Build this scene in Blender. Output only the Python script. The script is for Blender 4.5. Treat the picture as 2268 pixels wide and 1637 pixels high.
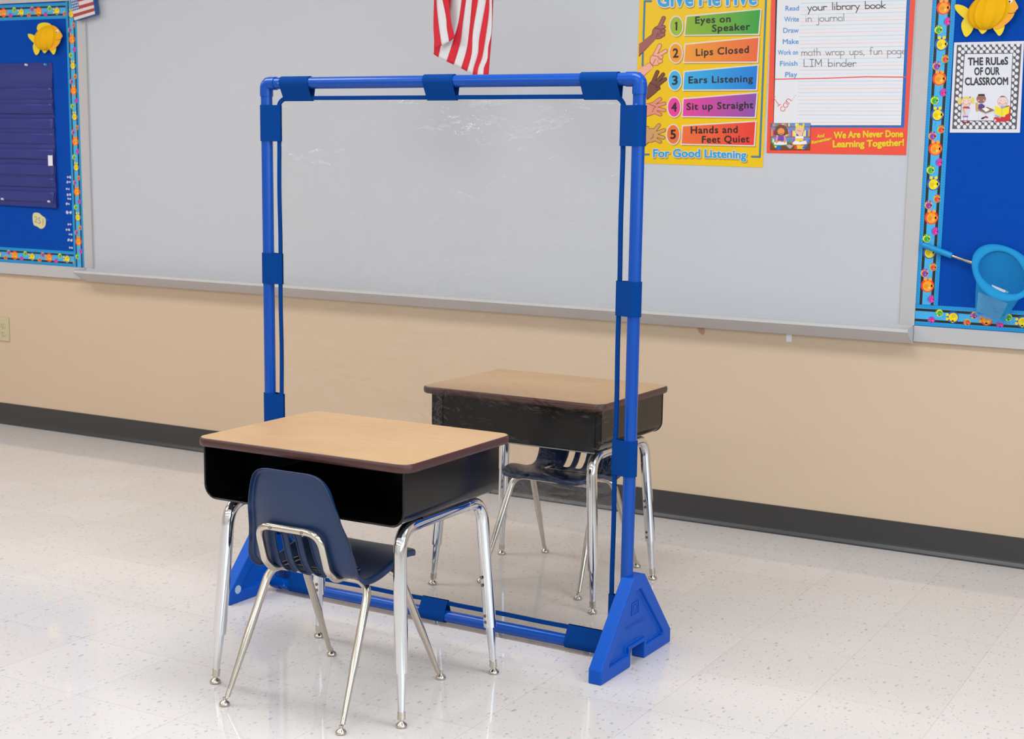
import bpy, bmesh, math, random
from mathutils import Vector, Matrix

for o in list(bpy.data.objects):
    bpy.data.objects.remove(o)
SC = bpy.context.scene
COL = SC.collection
random.seed(7)

# ------------------------------------------------------------------ camera
CAM = Vector((2.08, -4.7128, 1.2678))
YAW, PITCH, ROLL, FPX = -0.4771, 0.1532, 0.0214, 3174.7
PX, PY = 2268 / 2 + 160.9, 1637 / 2 + 43.05          # principal point (the photo is a crop)
fw = Vector((math.sin(YAW) * math.cos(PITCH), math.cos(YAW) * math.cos(PITCH), -math.sin(PITCH)))
r0 = Vector((math.cos(YAW), -math.sin(YAW), 0))
u0 = r0.cross(fw)
RT = r0 * math.cos(ROLL) + u0 * math.sin(ROLL)
UP = -r0 * math.sin(ROLL) + u0 * math.cos(ROLL)
cd = bpy.data.cameras.new('camera')
cam = bpy.data.objects.new('camera', cd)
COL.objects.link(cam)
M = Matrix((RT, UP, -fw)).transposed().to_4x4()
M.translation = CAM
cam.matrix_world = M
cd.sensor_width = 36
cd.lens = FPX / 2268 * 36
cd.shift_x = -160.9 / 2268
cd.shift_y = 43.05 / 2268
cd.clip_start = 0.05
cd.dof.use_dof = True
cd.dof.focus_distance = 3.5
cd.dof.aperture_fstop = 9.0
SC.camera = cam


def ray(px, py):
    return RT * ((px - PX) / FPX) - UP * ((py - PY) / FPX) + fw


def W(px, py, y=0.0):
    """point of the plane Y=y (parallel to the back wall) measured in the photograph"""
    d = ray(px, py)
    return CAM + d * ((y - CAM.y) / d.y)


# ------------------------------------------------------------------ world, lights, exposure
SC.view_settings.view_transform = 'Standard'
SC.view_settings.look = 'None'
SC.view_settings.gamma = 1
SC.view_settings.exposure = 0.0
wd = bpy.data.worlds.new('world')
SC.world = wd
wd.use_nodes = True
wd.node_tree.nodes['Background'].inputs[0].default_value = (0.8, 0.85, 1, 1)
wd.node_tree.nodes['Background'].inputs[1].default_value = 0.3


def area(x, y, z, sx, sy, power, col=(0.985, 1.0, 1.0), rot=(0, 0, 0)):
    l = bpy.data.lights.new('room_light', 'AREA')
    l.shape = 'RECTANGLE'
    l.size, l.size_y = sx, sy
    l.energy = power
    l.color = col
    o = bpy.data.objects.new('room_light', l)  # shared by the ceiling panels and the window daylight
    o.location = (x, y, z)
    o.rotation_euler = rot
    COL.objects.link(o)


LP = 18.6
for lx in (-4.2, -1.8, 0.6, 3.0):
    for ly in (-1.9, -4.0, -6.1, -8.2):
        area(lx, ly, 2.72, 1.22, 0.6, LP * (1.35 if ly > -3 else 0.86))
# daylight from the windows of the right-hand wall
for wy in (-2.6, -5.0, -7.4):
    area(5.36, wy, 1.65, 1.5, 1.7, 38, (0.50, 0.78, 1.0), (0, math.radians(90), 0))


# ------------------------------------------------------------------ materials
def lin(c):
    return tuple(((v / 255) / 12.92 if v / 255 <= 0.04045 else ((v / 255 + 0.055) / 1.055) ** 2.4) for v in c) + (1,)


MATS = {}


def mat(name, rgb, rough=0.5, metal=0.0, spec=0.5, coat=0.0, coatr=0.05, bump=None, var=None, raw=False):
    if name in MATS:
        return MATS[name]
    m = bpy.data.materials.new(name)
    m.use_nodes = True
    nt = m.node_tree
    b = nt.nodes['Principled BSDF']
    c = rgb + (1,) if raw else lin(rgb)
    b.inputs['Base Color'].default_value = c
    b.inputs['Roughness'].default_value = rough
    b.inputs['Metallic'].default_value = metal
    b.inputs['Specular IOR Level'].default_value = spec
    b.inputs['Coat Weight'].default_value = coat
    b.inputs['Coat Roughness'].default_value = coatr
    tc = nt.nodes.new('ShaderNodeTexCoord')
    if var:                       # slight colour mottling: (scale, amount)
        n = nt.nodes.new('ShaderNodeTexNoise')
        n.inputs['Scale'].default_value = var[0]
        n.inputs['Detail'].default_value = 4
        nt.links.new(tc.outputs['Object'], n.inputs['Vector'])
        mx = nt.nodes.new('ShaderNodeMix')
        mx.data_type = 'RGBA'
        a = var[1]
        mx.inputs[6].default_value = tuple(v * (1 - a) for v in c[:3]) + (1,)
        mx.inputs[7].default_value = tuple(min(1, v * (1 + a)) for v in c[:3]) + (1,)
        nt.links.new(n.outputs['Fac'], mx.inputs[0])
        nt.links.new(mx.outputs[2], b.inputs['Base Color'])
    if bump:                      # (scale, strength)
        n = nt.nodes.new('ShaderNodeTexNoise')
        n.inputs['Scale'].default_value = bump[0]
        n.inputs['Detail'].default_value = 3
        nt.links.new(tc.outputs['Object'], n.inputs['Vector'])
        bp = nt.nodes.new('ShaderNodeBump')
        bp.inputs['Strength'].default_value = bump[1]
        bp.inputs['Distance'].default_value = 0.002
        nt.links.new(n.outputs['Fac'], bp.inputs['Height'])
        nt.links.new(bp.outputs['Normal'], b.inputs['Normal'])
    MATS[name] = m
    return m


def ink(rgb, rough=0.3):
    return mat('ink_%d_%d_%d' % tuple(rgb), rgb, rough)


def grad(name, ca, cb, x0, x1, rough=0.3):
    """printed two-colour blend running along world x from x0 to x1"""
    if name in MATS:
        return MATS[name]
    m = bpy.data.materials.new(name)
    m.use_nodes = True
    nt = m.node_tree
    b = nt.nodes['Principled BSDF']
    b.inputs['Roughness'].default_value = rough
    g = nt.nodes.new('ShaderNodeNewGeometry')
    s = nt.nodes.new('ShaderNodeSeparateXYZ')
    nt.links.new(g.outputs['Position'], s.inputs[0])
    r = nt.nodes.new('ShaderNodeMapRange')
    r.inputs[1].default_value = x0
    r.inputs[2].default_value = x1
    nt.links.new(s.outputs[0], r.inputs[0])
    mx = nt.nodes.new('ShaderNodeMix')
    mx.data_type = 'RGBA'
    mx.inputs[6].default_value = lin(ca)
    mx.inputs[7].default_value = lin(cb)
    nt.links.new(r.outputs[0], mx.inputs[0])
    nt.links.new(mx.outputs[2], b.inputs['Base Color'])
    MATS[name] = m
    return m


CHROME = mat('chrome', (225, 225, 228), 0.07, 1.0)
NICKEL = mat('nickel', (205, 196, 184), 0.16, 1.0)
BLACK = mat('black_enamel', (10, 10, 11), 0.17, spec=0.4, bump=(260, 0.015))
BAND = mat('brown_edge_band', (72, 40, 38), 0.35, var=(40, 0.25))
NAVY = mat('navy_plastic', (24, 48, 86), 0.38, var=(14, 0.08), bump=(400, 0.05))
PIPE = mat('blue_pipe', (0, 72, 166), 0.24, spec=0.3, coat=0.05)
FOOT = mat('blue_molded_plastic', (0, 80, 182), 0.45, spec=0.25, bump=(500, 0.04))
STRAP = mat('blue_webbing', (0, 60, 134), 0.85, spec=0.1, bump=(900, 0.35))
WHITEP = mat('white_paper', (228, 226, 230), 0.45)
ALU = mat('aluminium_trim', (188, 184, 184), 0.42, 0.0, 0.5)
TRAYM = mat('grey_tray', (196, 194, 196), 0.38)


def wood_mat():
    m = bpy.data.materials.new('maple_laminate')
    m.use_nodes = True
    nt = m.node_tree
    b = nt.nodes['Principled BSDF']
    b.inputs['Roughness'].default_value = 0.38
    tc = nt.nodes.new('ShaderNodeTexCoord')
    mp = nt.nodes.new('ShaderNodeMapping')
    mp.inputs['Scale'].default_value = (3, 26, 26)
    nt.links.new(tc.outputs['Object'], mp.inputs[0])
    n = nt.nodes.new('ShaderNodeTexNoise')
    n.inputs['Scale'].default_value = 3.0
    n.inputs['Detail'].default_value = 6
    n.inputs['Distortion'].default_value = 0.6
    nt.links.new(mp.outputs[0], n.inputs['Vector'])
    n2 = nt.nodes.new('ShaderNodeTexNoise')
    n2.inputs['Scale'].default_value = 4
    nt.links.new(tc.outputs['Object'], n2.inputs['Vector'])
    ad = nt.nodes.new('ShaderNodeMath')
    ad.operation = 'ADD'
    nt.links.new(n.outputs['Fac'], ad.inputs[0])
    nt.links.new(n2.outputs['Fac'], ad.inputs[1])
    cr = nt.nodes.new('ShaderNodeMapRange')
    cr.inputs[1].default_value = 0.7
    cr.inputs[2].default_value = 1.3
    nt.links.new(ad.outputs[0], cr.inputs[0])
    mx = nt.nodes.new('ShaderNodeMix')
    mx.data_type = 'RGBA'
    mx.inputs[6].default_value = lin((187, 147, 100))
    mx.inputs[7].default_value = lin((201, 161, 115))
    nt.links.new(cr.outputs[0], mx.inputs[0])
    nt.links.new(mx.outputs[2], b.inputs['Base Color'])
    return m


WOOD = wood_mat()


def floor_mat():
    m = bpy.data.materials.new('speckled_vinyl_tile')
    m.use_nodes = True
    nt = m.node_tree
    L = nt.links.new
    b = nt.nodes['Principled BSDF']
    b.inputs['Roughness'].default_value = 0.5
    b.inputs['Specular IOR Level'].default_value = 0.2
    b.inputs['Coat Weight'].default_value = 0.75
    b.inputs['Coat Roughness'].default_value = 0.05
    b.inputs['Coat IOR'].default_value = 1.45
    tc = nt.nodes.new('ShaderNodeTexCoord')

    def math_(op, a, bb=None, c=None):
        n = nt.nodes.new('ShaderNodeMath')
        n.operation = op
        for i, v in enumerate((a, bb, c)):
            if v is None:
                continue
            if isinstance(v, (int, float)):
                n.inputs[i].default_value = v
            else:
                L(v, n.inputs[i])
        return n.outputs[0]
    sp = nt.nodes.new('ShaderNodeSeparateXYZ')
    L(tc.outputs['Object'], sp.inputs[0])
    T = 0.3048
    fx = math_('DIVIDE', math_('ADD', sp.outputs[0], 0.172), T)
    fy = math_('DIVIDE', math_('ADD', sp.outputs[1], 0.839), T)
    ix, iy = math_('FLOOR', fx), math_('FLOOR', fy)
    dx = math_('ABSOLUTE', math_('SUBTRACT', math_('FRACT', math_('ADD', fx, 0.5)), 0.5))
    dy = math_('ABSOLUTE', math_('SUBTRACT', math_('FRACT', math_('ADD', fy, 0.5)), 0.5))
    d = math_('MINIMUM', dx, dy)
    seam = nt.nodes.new('ShaderNodeMapRange')
    seam.inputs[1].default_value = 0.0015
    seam.inputs[2].default_value = 0.0050
    seam.inputs[3].default_value = 1.0
    seam.inputs[4].default_value = 0.0
    L(d, seam.inputs[0])
    cv = nt.nodes.new('ShaderNodeCombineXYZ')
    L(ix, cv.inputs[0])
    L(iy, cv.inputs[1])
    wn = nt.nodes.new('ShaderNodeTexWhiteNoise')
    L(cv.outputs[0], wn.inputs[0])
    base = nt.nodes.new('ShaderNodeMix')
    base.data_type = 'RGBA'
    base.inputs[6].default_value = lin((218, 211, 207))
    base.inputs[7].default_value = lin((223, 216, 213))
    L(wn.outputs[0], base.inputs[0])
    # flakes: two voronoi layers, stretched per tile direction
    col = base.outputs[2]
    for k, (sc, thr, cols, dens) in enumerate([(70, 0.22, ((128, 146, 168), (116, 156, 160), (170, 150, 142), (128, 124, 132)), 0.20),
                                               (120, 0.26, ((150, 156, 170), (188, 176, 166), (140, 134, 138), (150, 172, 172)), 0.26),
                                               (40, 0.15, ((112, 122, 160), (112, 162, 164), (180, 138, 124), (116, 110, 118)), 0.13)]):
        mp = nt.nodes.new('ShaderNodeMapping')
        mp.inputs['Scale'].default_value = (1.0, 0.55, 1)
        mp.inputs['Rotation'].default_value = (0, 0, 0.5 + k)
        mp.inputs['Location'].default_value = (k * 3.3, k * 1.7, 0)
        nz = nt.nodes.new('ShaderNodeTexNoise')
        nz.inputs['Scale'].default_value = 160
        L(tc.outputs['Object'], nz.inputs['Vector'])
        va = nt.nodes.new('ShaderNodeVectorMath')
        va.operation = 'MULTIPLY_ADD'
        va.inputs[1].default_value = (0.008, 0.008, 0)
        L(nz.outputs['Color'], va.inputs[0])
        L(tc.outputs['Object'], va.inputs[2])
        L(va.outputs[0], mp.inputs[0])
        vo = nt.nodes.new('ShaderNodeTexVoronoi')
        vo.voronoi_dimensions = '2D'
        vo.inputs['Scale'].default_value = sc
        L(mp.outputs[0], vo.inputs['Vector'])
        sc_ = nt.nodes.new('ShaderNodeSeparateColor')
        L(vo.outputs['Color'], sc_.inputs[0])
        gate = math_('LESS_THAN', sc_.outputs[0], dens)
        size = math_('MULTIPLY_ADD', sc_.outputs[1], thr, 0.06)
        msk = nt.nodes.new('ShaderNodeMapRange')
        L(vo.outputs['Distance'], msk.inputs[0])
        L(size, msk.inputs[2])
        L(math_('MULTIPLY', size, 0.6), msk.inputs[1])
        msk.inputs[3].default_value = 1
        msk.inputs[4].default_value = 0
        f = math_('MULTIPLY', math_('MULTIPLY', msk.outputs[0], gate), 0.45)
        ramp = nt.nodes.new('ShaderNodeValToRGB')
        ramp.color_ramp.interpolation = 'CONSTANT'
        els = ramp.color_ramp.elements
        els[0].position, els[0].color = 0, lin(cols[0])
        els[1].position, els[1].color = 0.3, lin(cols[1])
        e = els.new(0.55)
        e.color = lin(cols[2])
        e = els.new(0.75)
        e.color = lin(cols[3])
        L(sc_.outputs[2], ramp.inputs[0])
        mx = nt.nodes.new('ShaderNodeMix')
        mx.data_type = 'RGBA'
        L(f, mx.inputs[0])
        L(col, mx.inputs[6])
        L(ramp.outputs[0], mx.inputs[7])
        col = mx.outputs[2]
    mx = nt.nodes.new('ShaderNodeMix')
    mx.data_type = 'RGBA'
    L(math_('MULTIPLY', seam.outputs[0], 0.30), mx.inputs[0])
    L(col, mx.inputs[6])
    mx.inputs[7].default_value = lin((150, 136, 124))
    L(mx.outputs[2], b.inputs['Base Color'])
    # faint waviness of the wax coat
    nb = nt.nodes.new('ShaderNodeTexNoise')
    nb.inputs['Scale'].default_value = 9
    nb.inputs['Detail'].default_value = 2
    L(tc.outputs['Object'], nb.inputs['Vector'])
    bp = nt.nodes.new('ShaderNodeBump')
    bp.inputs['Strength'].default_value = 0.05
    bp.inputs['Distance'].default_value = 0.002
    L(nb.outputs['Fac'], bp.inputs['Height'])
    L(bp.outputs['Normal'], b.inputs['Coat Normal'])
    return m


def vinyl_mat():
    m = bpy.data.materials.new('clear_vinyl')
    m.use_nodes = True
    nt = m.node_tree
    L = nt.links.new
    nt.nodes.remove(nt.nodes['Principled BSDF'])
    out = nt.nodes['Material Output']
    tr = nt.nodes.new('ShaderNodeBsdfTransparent')
    tr.inputs[0].default_value = (0.985, 0.985, 0.98, 1)
    gl = nt.nodes.new('ShaderNodeBsdfGlossy')
    gl.inputs['Roughness'].default_value = 0.03
    gl.inputs[0].default_value = (1, 1, 1, 1)
    fr = nt.nodes.new('ShaderNodeFresnel')
    fr.inputs[0].default_value = 1.45
    mul = nt.nodes.new('ShaderNodeMath')
    mul.operation = 'MULTIPLY'
    mul.inputs[1].default_value = 1.3
    L(fr.outputs[0], mul.inputs[0])
    tc = nt.nodes.new('ShaderNodeTexCoord')
    mp = nt.nodes.new('ShaderNodeMapping')
    mp.inputs['Scale'].default_value = (1.0, 1.0, 1.5)
    L(tc.outputs['Object'], mp.inputs[0])
    n1 = nt.nodes.new('ShaderNodeTexNoise')
    n1.inputs['Scale'].default_value = 5.0
    n1.inputs['Detail'].default_value = 3
    n1.inputs['Distortion'].default_value = 1.2
    L(mp.outputs[0], n1.inputs['Vector'])
    n2 = nt.nodes.new('ShaderNodeTexNoise')
    n2.inputs['Scale'].default_value = 22
    n2.inputs['Detail'].default_value = 3
    n2.inputs['Distortion'].default_value = 2.0
    L(mp.outputs[0], n2.inputs['Vector'])
    ad = nt.nodes.new('ShaderNodeMath')
    ad.operation = 'MULTIPLY_ADD'
    ad.inputs[1].default_value = 0.12
    L(n2.outputs['Fac'], ad.inputs[0])
    L(n1.outputs['Fac'], ad.inputs[2])
    bp = nt.nodes.new('ShaderNodeBump')
    bp.inputs['Strength'].default_value = 1.0
    bp.inputs['Distance'].default_value = 0.0075
    L(ad.outputs[0], bp.inputs['Height'])
    L(bp.outputs['Normal'], gl.inputs['Normal'])
    L(bp.outputs['Normal'], fr.inputs['Normal'])
    mx = nt.nodes.new('ShaderNodeMixShader')
    L(mul.outputs[0], mx.inputs[0])
    L(tr.outputs[0], mx.inputs[1])
    L(gl.outputs[0], mx.inputs[2])
    L(mx.outputs[0], out.inputs[0])
    return m


def net_mat(name, rgb, alpha, rough=0.7):
    """fine woven mesh: threads with gaps that let the background through"""
    m = bpy.data.materials.new(name)
    m.use_nodes = True
    nt = m.node_tree
    b = nt.nodes['Principled BSDF']
    b.inputs['Base Color'].default_value = lin(rgb)
    b.inputs['Roughness'].default_value = rough
    tc = nt.nodes.new('ShaderNodeTexCoord')
    mp = nt.nodes.new('ShaderNodeMapping')
    mp.inputs['Rotation'].default_value = (0, 0.6, 0)
    nt.links.new(tc.outputs['Object'], mp.inputs[0])
    w = nt.nodes.new('ShaderNodeTexWave')
    w.inputs['Scale'].default_value = 110
    nt.links.new(mp.outputs[0], w.inputs['Vector'])
    r = nt.nodes.new('ShaderNodeMapRange')
    r.inputs[3].default_value = alpha - 0.18
    r.inputs[4].default_value = alpha + 0.18
    nt.links.new(w.outputs['Fac'], r.inputs[0])
    nt.links.new(r.outputs[0], b.inputs['Alpha'])
    return m


# ------------------------------------------------------------------ mesh builder
class MB:
    def __init__(s):
        s.v, s.f, s.m, s.mats, s.sm = [], [], [], [], []

    def mi(s, m):
        if m not in s.mats:
            s.mats.append(m)
        return s.mats.index(m)

    def face(s, idx, m, smooth=False):
        s.f.append(tuple(idx))
        s.m.append(s.mi(m))
        s.sm.append(smooth)

    def add(s, pts):
        n = len(s.v)
        s.v.extend(Vector(p) for p in pts)
        return list(range(n, n + len(pts)))

    def poly(s, pts, m):
        s.face(s.add(pts), m)

    def box(s, a, b, m):
        x0, y0, z0 = a
        x1, y1, z1 = b
        i = s.add([(x0, y0, z0), (x1, y0, z0), (x1, y1, z0), (x0, y1, z0), (x0, y0, z1), (x1, y0, z1), (x1, y1, z1), (x0, y1, z1)])
        for q in ((3, 2, 1, 0), (4, 5, 6, 7), (0, 1, 5, 4), (1, 2, 6, 5), (2, 3, 7, 6), (3, 0, 4, 7)):
            s.face([i[k] for k in q], m)

    def prism(s, pts, off, m, smooth=False):
        """closed outline pts extruded by vector off"""
        off = Vector(off)
        a = s.add(pts)
        b = s.add([Vector(p) + off for p in pts])
        n = len(pts)
        s.face(a[::-1], m)
        s.face(b, m)
        for k in range(n):
            s.face((a[k], a[(k + 1) % n], b[(k + 1) % n], b[k]), m, smooth)

    def rings(s, rings, m, caps=True, smooth=True, closed=False):
        ids = [s.add(r) for r in rings]
        n = len(rings[0])
        pairs = list(zip(ids[:-1], ids[1:])) + ([(ids[-1], ids[0])] if closed else [])
        for a, b in pairs:
            for k in range(n):
                s.face((a[k], a[(k + 1) % n], b[(k + 1) % n], b[k]), m, smooth)
        if caps and not closed:
            s.face(ids[0][::-1], m)
            s.face(ids[-1], m)

    def tube(s, path, rad, m, n=16, caps=True):
        path = [Vector(p) for p in path]
        if not isinstance(rad, (list, tuple)):
            rad = [rad] * len(path)
        tan = []
        for i in range(len(path)):
            t = path[min(i + 1, len(path) - 1)] - path[max(i - 1, 0)]
            tan.append(t.normalized())
        ref = Vector((0, 0, 1)) if abs(tan[0].z) < 0.9 else Vector((1, 0, 0))
        nx = tan[0].cross(ref).normalized()
        rs = []
        for p, t, r in zip(path, tan, rad):
            nx = (nx - t * nx.dot(t)).normalized()
            ny = t.cross(nx)
            rs.append([p + (nx * math.cos(2 * math.pi * k / n) + ny * math.sin(2 * math.pi * k / n)) * r for k in range(n)])
        s.rings(rs, m, caps)

    def lathe(s, prof, m, base=(0, 0, 0), axis=(0, 0, 1), n=20):
        """prof: list of (radius, height) along axis"""
        q = Vector((0, 0, 1)).rotation_difference(Vector(axis).normalized())
        base = Vector(base)
        rs = [[base + q @ Vector((max(r, 1e-5) * math.cos(2 * math.pi * k / n), max(r, 1e-5) * math.sin(2 * math.pi * k / n), h)) for k in range(n)] for r, h in prof]
        s.rings(rs, m, True)

    def grid(s, rows, m, smooth=True, skip=None):
        ids = [s.add(r) for r in rows]
        for a in range(len(rows) - 1):
            for k in range(len(rows[0]) - 1):
                if skip and skip(a, k):
                    continue
                s.face((ids[a][k], ids[a][k + 1], ids[a + 1][k + 1], ids[a + 1][k]), m, smooth)
        return ids

    def build(s, name, parent=None, center=None, ang=40):
        me = bpy.data.meshes.new(name)
        c = Vector(center) if center is not None else Vector((0, 0, 0))
        me.from_pydata([tuple(v - c) for v in s.v], [], s.f)
        for m in s.mats:
            me.materials.append(m)
        for p, mi, sm in zip(me.polygons, s.m, s.sm):
            p.material_index = mi
            p.use_smooth = sm
        me.update()
        if any(s.sm):
            me.set_sharp_from_angle(angle=math.radians(ang))
        o = bpy.data.objects.new(name, me)
        o.location = c
        COL.objects.link(o)
        if parent is not None:
            o.parent = parent
            o.location = c
        return o


def mid(pts):
    v = Vector((0, 0, 0))
    for p in pts:
        v += Vector(p)
    return v / len(pts)


def bevel(o, w, seg=2):
    b = o.modifiers.new('bevel', 'BEVEL')
    b.width = w
    b.segments = seg
    b.limit_method = 'ANGLE'
    b.angle_limit = math.radians(40)
    for p in o.data.polygons:
        p.use_smooth = True
    b.harden_normals = True
    return o


def tag(o, label=None, cat=None, group=None, kind=None):
    for k, v in (('label', label), ('category', cat), ('group', group), ('kind', kind)):
        if v:
            o[k] = v
    return o


def empty(name, loc, label, cat, group=None, rz=0):
    o = bpy.data.objects.new(name, None)
    o.empty_display_size = 0.1
    o.location = loc
    o.rotation_euler = (0, 0, rz)
    COL.objects.link(o)
    return tag(o, label, cat, group)


def copy_tree(o, parent=None):
    c = o.copy()
    COL.objects.link(c)
    if parent is not None:
        c.parent = parent
    for ch in list(o.children):
        copy_tree(ch, c)
    return c


def round_path(pts, r, n=8):
    """polyline with its inner corners rounded by radius r"""
    pts = [Vector(p) for p in pts]
    out = [pts[0]]
    for i in range(1, len(pts) - 1):
        a, b, c = pts[i - 1], pts[i], pts[i + 1]
        d1, d2 = (a - b).normalized(), (c - b).normalized()
        ang = d1.angle(d2)
        t = min(r / math.tan(ang / 2), (a - b).length * 0.95, (c - b).length * 0.95)
        p, q = b + d1 * t, b + d2 * t
        for k in range(n + 1):
            f = k / n
            # circular-ish blend
            out.append((p.lerp(b, f)).lerp(b.lerp(q, f), f))
    out.append(pts[-1])
    return out


def catmull(pts, n):
    pts = [Vector(p) for p in pts]
    P = [pts[0] * 2 - pts[1]] + pts + [pts[-1] * 2 - pts[-2]]
    dense = []
    for i in range(1, len(P) - 2):
        for k in range(20):
            t = k / 20
            a, b, c, d = P[i - 1], P[i], P[i + 1], P[i + 2]
            dense.append(0.5 * ((2 * b) + (c - a) * t + (2 * a - 5 * b + 4 * c - d) * t * t + (3 * b - a - 3 * c + d) * t ** 3))
    dense.append(pts[-1])
    L = [0]
    for a, b in zip(dense[:-1], dense[1:]):
        L.append(L[-1] + (b - a).length)
    out = []
    j = 0
    for k in range(n):
        s = L[-1] * k / (n - 1)
        while j < len(L) - 2 and L[j + 1] < s:
            j += 1
        f = (s - L[j]) / max(1e-9, L[j + 1] - L[j])
        out.append(dense[j].lerp(dense[j + 1], min(1, max(0, f))))
    return out


# ------------------------------------------------------------------ setting
RX0, RX1, RY0, RH = -6.4, 5.4, -9.0, 2.75
FLOORM = floor_mat()
WALLM = mat('tan_wall_paint', (210, 184, 157), 0.6, spec=0.3, bump=(90, 0.06), var=(3, 0.02))
PALE = mat('pale_wall_paint', (212, 204, 192), 0.7)
CEILM = mat('ceiling_tile', (226, 226, 224), 0.9)
COVE = mat('black_cove_base', (56, 54, 54), 0.34, bump=(300, 0.1))


def struct(mb, name):
    return tag(mb.build(name), kind='structure')


b = MB(); b.box((RX0, RY0, -0.05), (RX1, 0.0, 0.0), FLOORM); struct(b, 'floor')
b = MB(); b.box((RX0, 0.0, -0.05), (RX1, 0.1, RH), WALLM); struct(b, 'wall_back')
b = MB(); b.box((RX0 - 0.1, RY0, -0.05), (RX0, 0.1, RH), PALE); struct(b, 'wall_left')
b = MB(); b.box((RX1, RY0, -0.05), (RX1 + 0.1, 0.1, RH), PALE); struct(b, 'wall_right')
b = MB(); b.box((RX0 - 0.1, RY0 - 0.1, -0.05), (RX1 + 0.1, RY0, RH), PALE); struct(b, 'wall_front')
b = MB(); b.box((RX0 - 0.1, RY0 - 0.1, RH), (RX1 + 0.1, 0.1, RH + 0.05), CEILM); struct(b, 'ceiling')
# cove base: flat face with a curved toe
b = MB()
prof = [(0, 0.1016), (-0.0035, 0.1005), (-0.0035, 0.022), (-0.005, 0.016), (-0.009, 0.010), (-0.0125, 0.0055), (-0.0125, 0.0), (0, 0)]
b.prism([(RX0, y, z) for y, z in prof], (RX1 - RX0, 0, 0), COVE)
struct(b, 'baseboard_back')

# ------------------------------------------------------------------ whiteboard and cork boards
Z0, Z1 = 0.7740, 1.9442            # bottom and top of the board surfaces
XL, XR = -2.840, 0.8262            # whiteboard surface
BL, BR = -2.8945, 0.8752          # edges of the neighbouring bulletin boards
WB = mat('whiteboard_enamel', (194, 195, 201), 0.30, spec=0.5, var=(1.3, 0.015))
whiteboard = empty('whiteboard', (-1.02, 0, Z0), 'long wall-mounted whiteboard with a grey marker tray behind the clear divider', 'whiteboard')


def child(mb, name, parent, label=None, ang=40):
    """build a part in world coordinates and hang it under parent (parent unrotated)"""
    o = mb.build(name, None, None, ang)
    o.parent = parent
    o.location = -parent.location
    # move the part's origin to its own middle
    me = o.data
    if len(me.vertices):
        c = mid([v.co for v in me.vertices])
        me.transform(Matrix.Translation(-c))
        o.location = c - parent.location
    if label:
        o['label'] = label
    return o


b = MB(); b.box((XL, -0.012, Z0), (XR, 0.0, Z1), WB); child(b, 'writing_surface', whiteboard)
for nm, (x0, x1, z0, z1) in {'side_trim': (BL, XL, Z0, Z1)}.items():
    b = MB(); b.box((x0, -0.018, z0), (x1, 0, z1), ALU); b.box((x1 - 0.006, -0.022, z0), (x1, -0.018, z1), ALU); child(b, nm, whiteboard)
b = MB(); b.box((XR, -0.018, Z0), (BR, 0, Z1), ALU); child(b, 'side_trim', whiteboard)
b = MB(); b.box((BL, -0.02, Z1), (BR, 0, Z1 + 0.06), ALU); child(b, 'top_rail', whiteboard)
b = MB()
# tray: lip, sloping face and shelf as one extruded profile
tp = [(-0.0, Z0), (-0.020, Z0), (-0.020, 0.764), (-0.030, 0.764), (-0.030, 0.758), (-0.078, 0.756), (-0.080, 0.767), (-0.090, 0.767), (-0.091, 0.757), (-0.022, 0.7145), (-0.0, 0.7145)]
TX0, TX1 = -2.884, 0.8700
b.prism([(TX0, y, z) for y, z in tp], (TX1 - TX0, 0, 0), TRAYM)
tray = child(b, 'marker_tray', whiteboard)
for x, s in ((TX0, -1), (TX1, 1)):
    b = MB()
    b.prism([(x, y, z) for y, z in [(0, 0.772), (-0.02, 0.772), (-0.093, 0.769), (-0.094, 0.757), (-0.022, 0.7125), (0, 0.7125)]], (0.004 * s, 0, 0), TRAYM)
    e = child(b, 'tray_end_cap', whiteboard)
    e.parent = tray
    e.location = e.location + whiteboard.location - (whiteboard.location + tray.location)

BLUEF = mat('blue_board_fabric', (0, 70, 168), 0.9, spec=0.15, bump=(1200, 0.3))


def bulletin(name, x0, x1, label):
    r = empty(name, ((x0 + x1) / 2, 0, Z0), label, 'bulletin board')
    b = MB(); b.box((x0, -0.012, Z0), (x1, -.0006, Z1), BLUEF); child(b, 'fabric_panel', r)
    b = MB(); b.box((x0, -0.018, 0.722), (x1, -.0006, Z0), ALU); child(b, 'bottom_trim', r)
    b = MB(); b.box((x0, -0.02, Z1), (x1, -.0006, Z1 + 0.06), ALU); child(b, 'top_trim', r)


bulletin('bulletin_board', -4.6, BL, 'blue fabric bulletin board left of the whiteboard, holding the pocket chart')
bulletin('bulletin_board', BR, 2.3, 'blue fabric bulletin board right of the whiteboard, holding the classroom rules sheet')
YB = -0.0125                       # face of the boards

# ------------------------------------------------------------------ printing on flat things
_fc = {}


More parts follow.
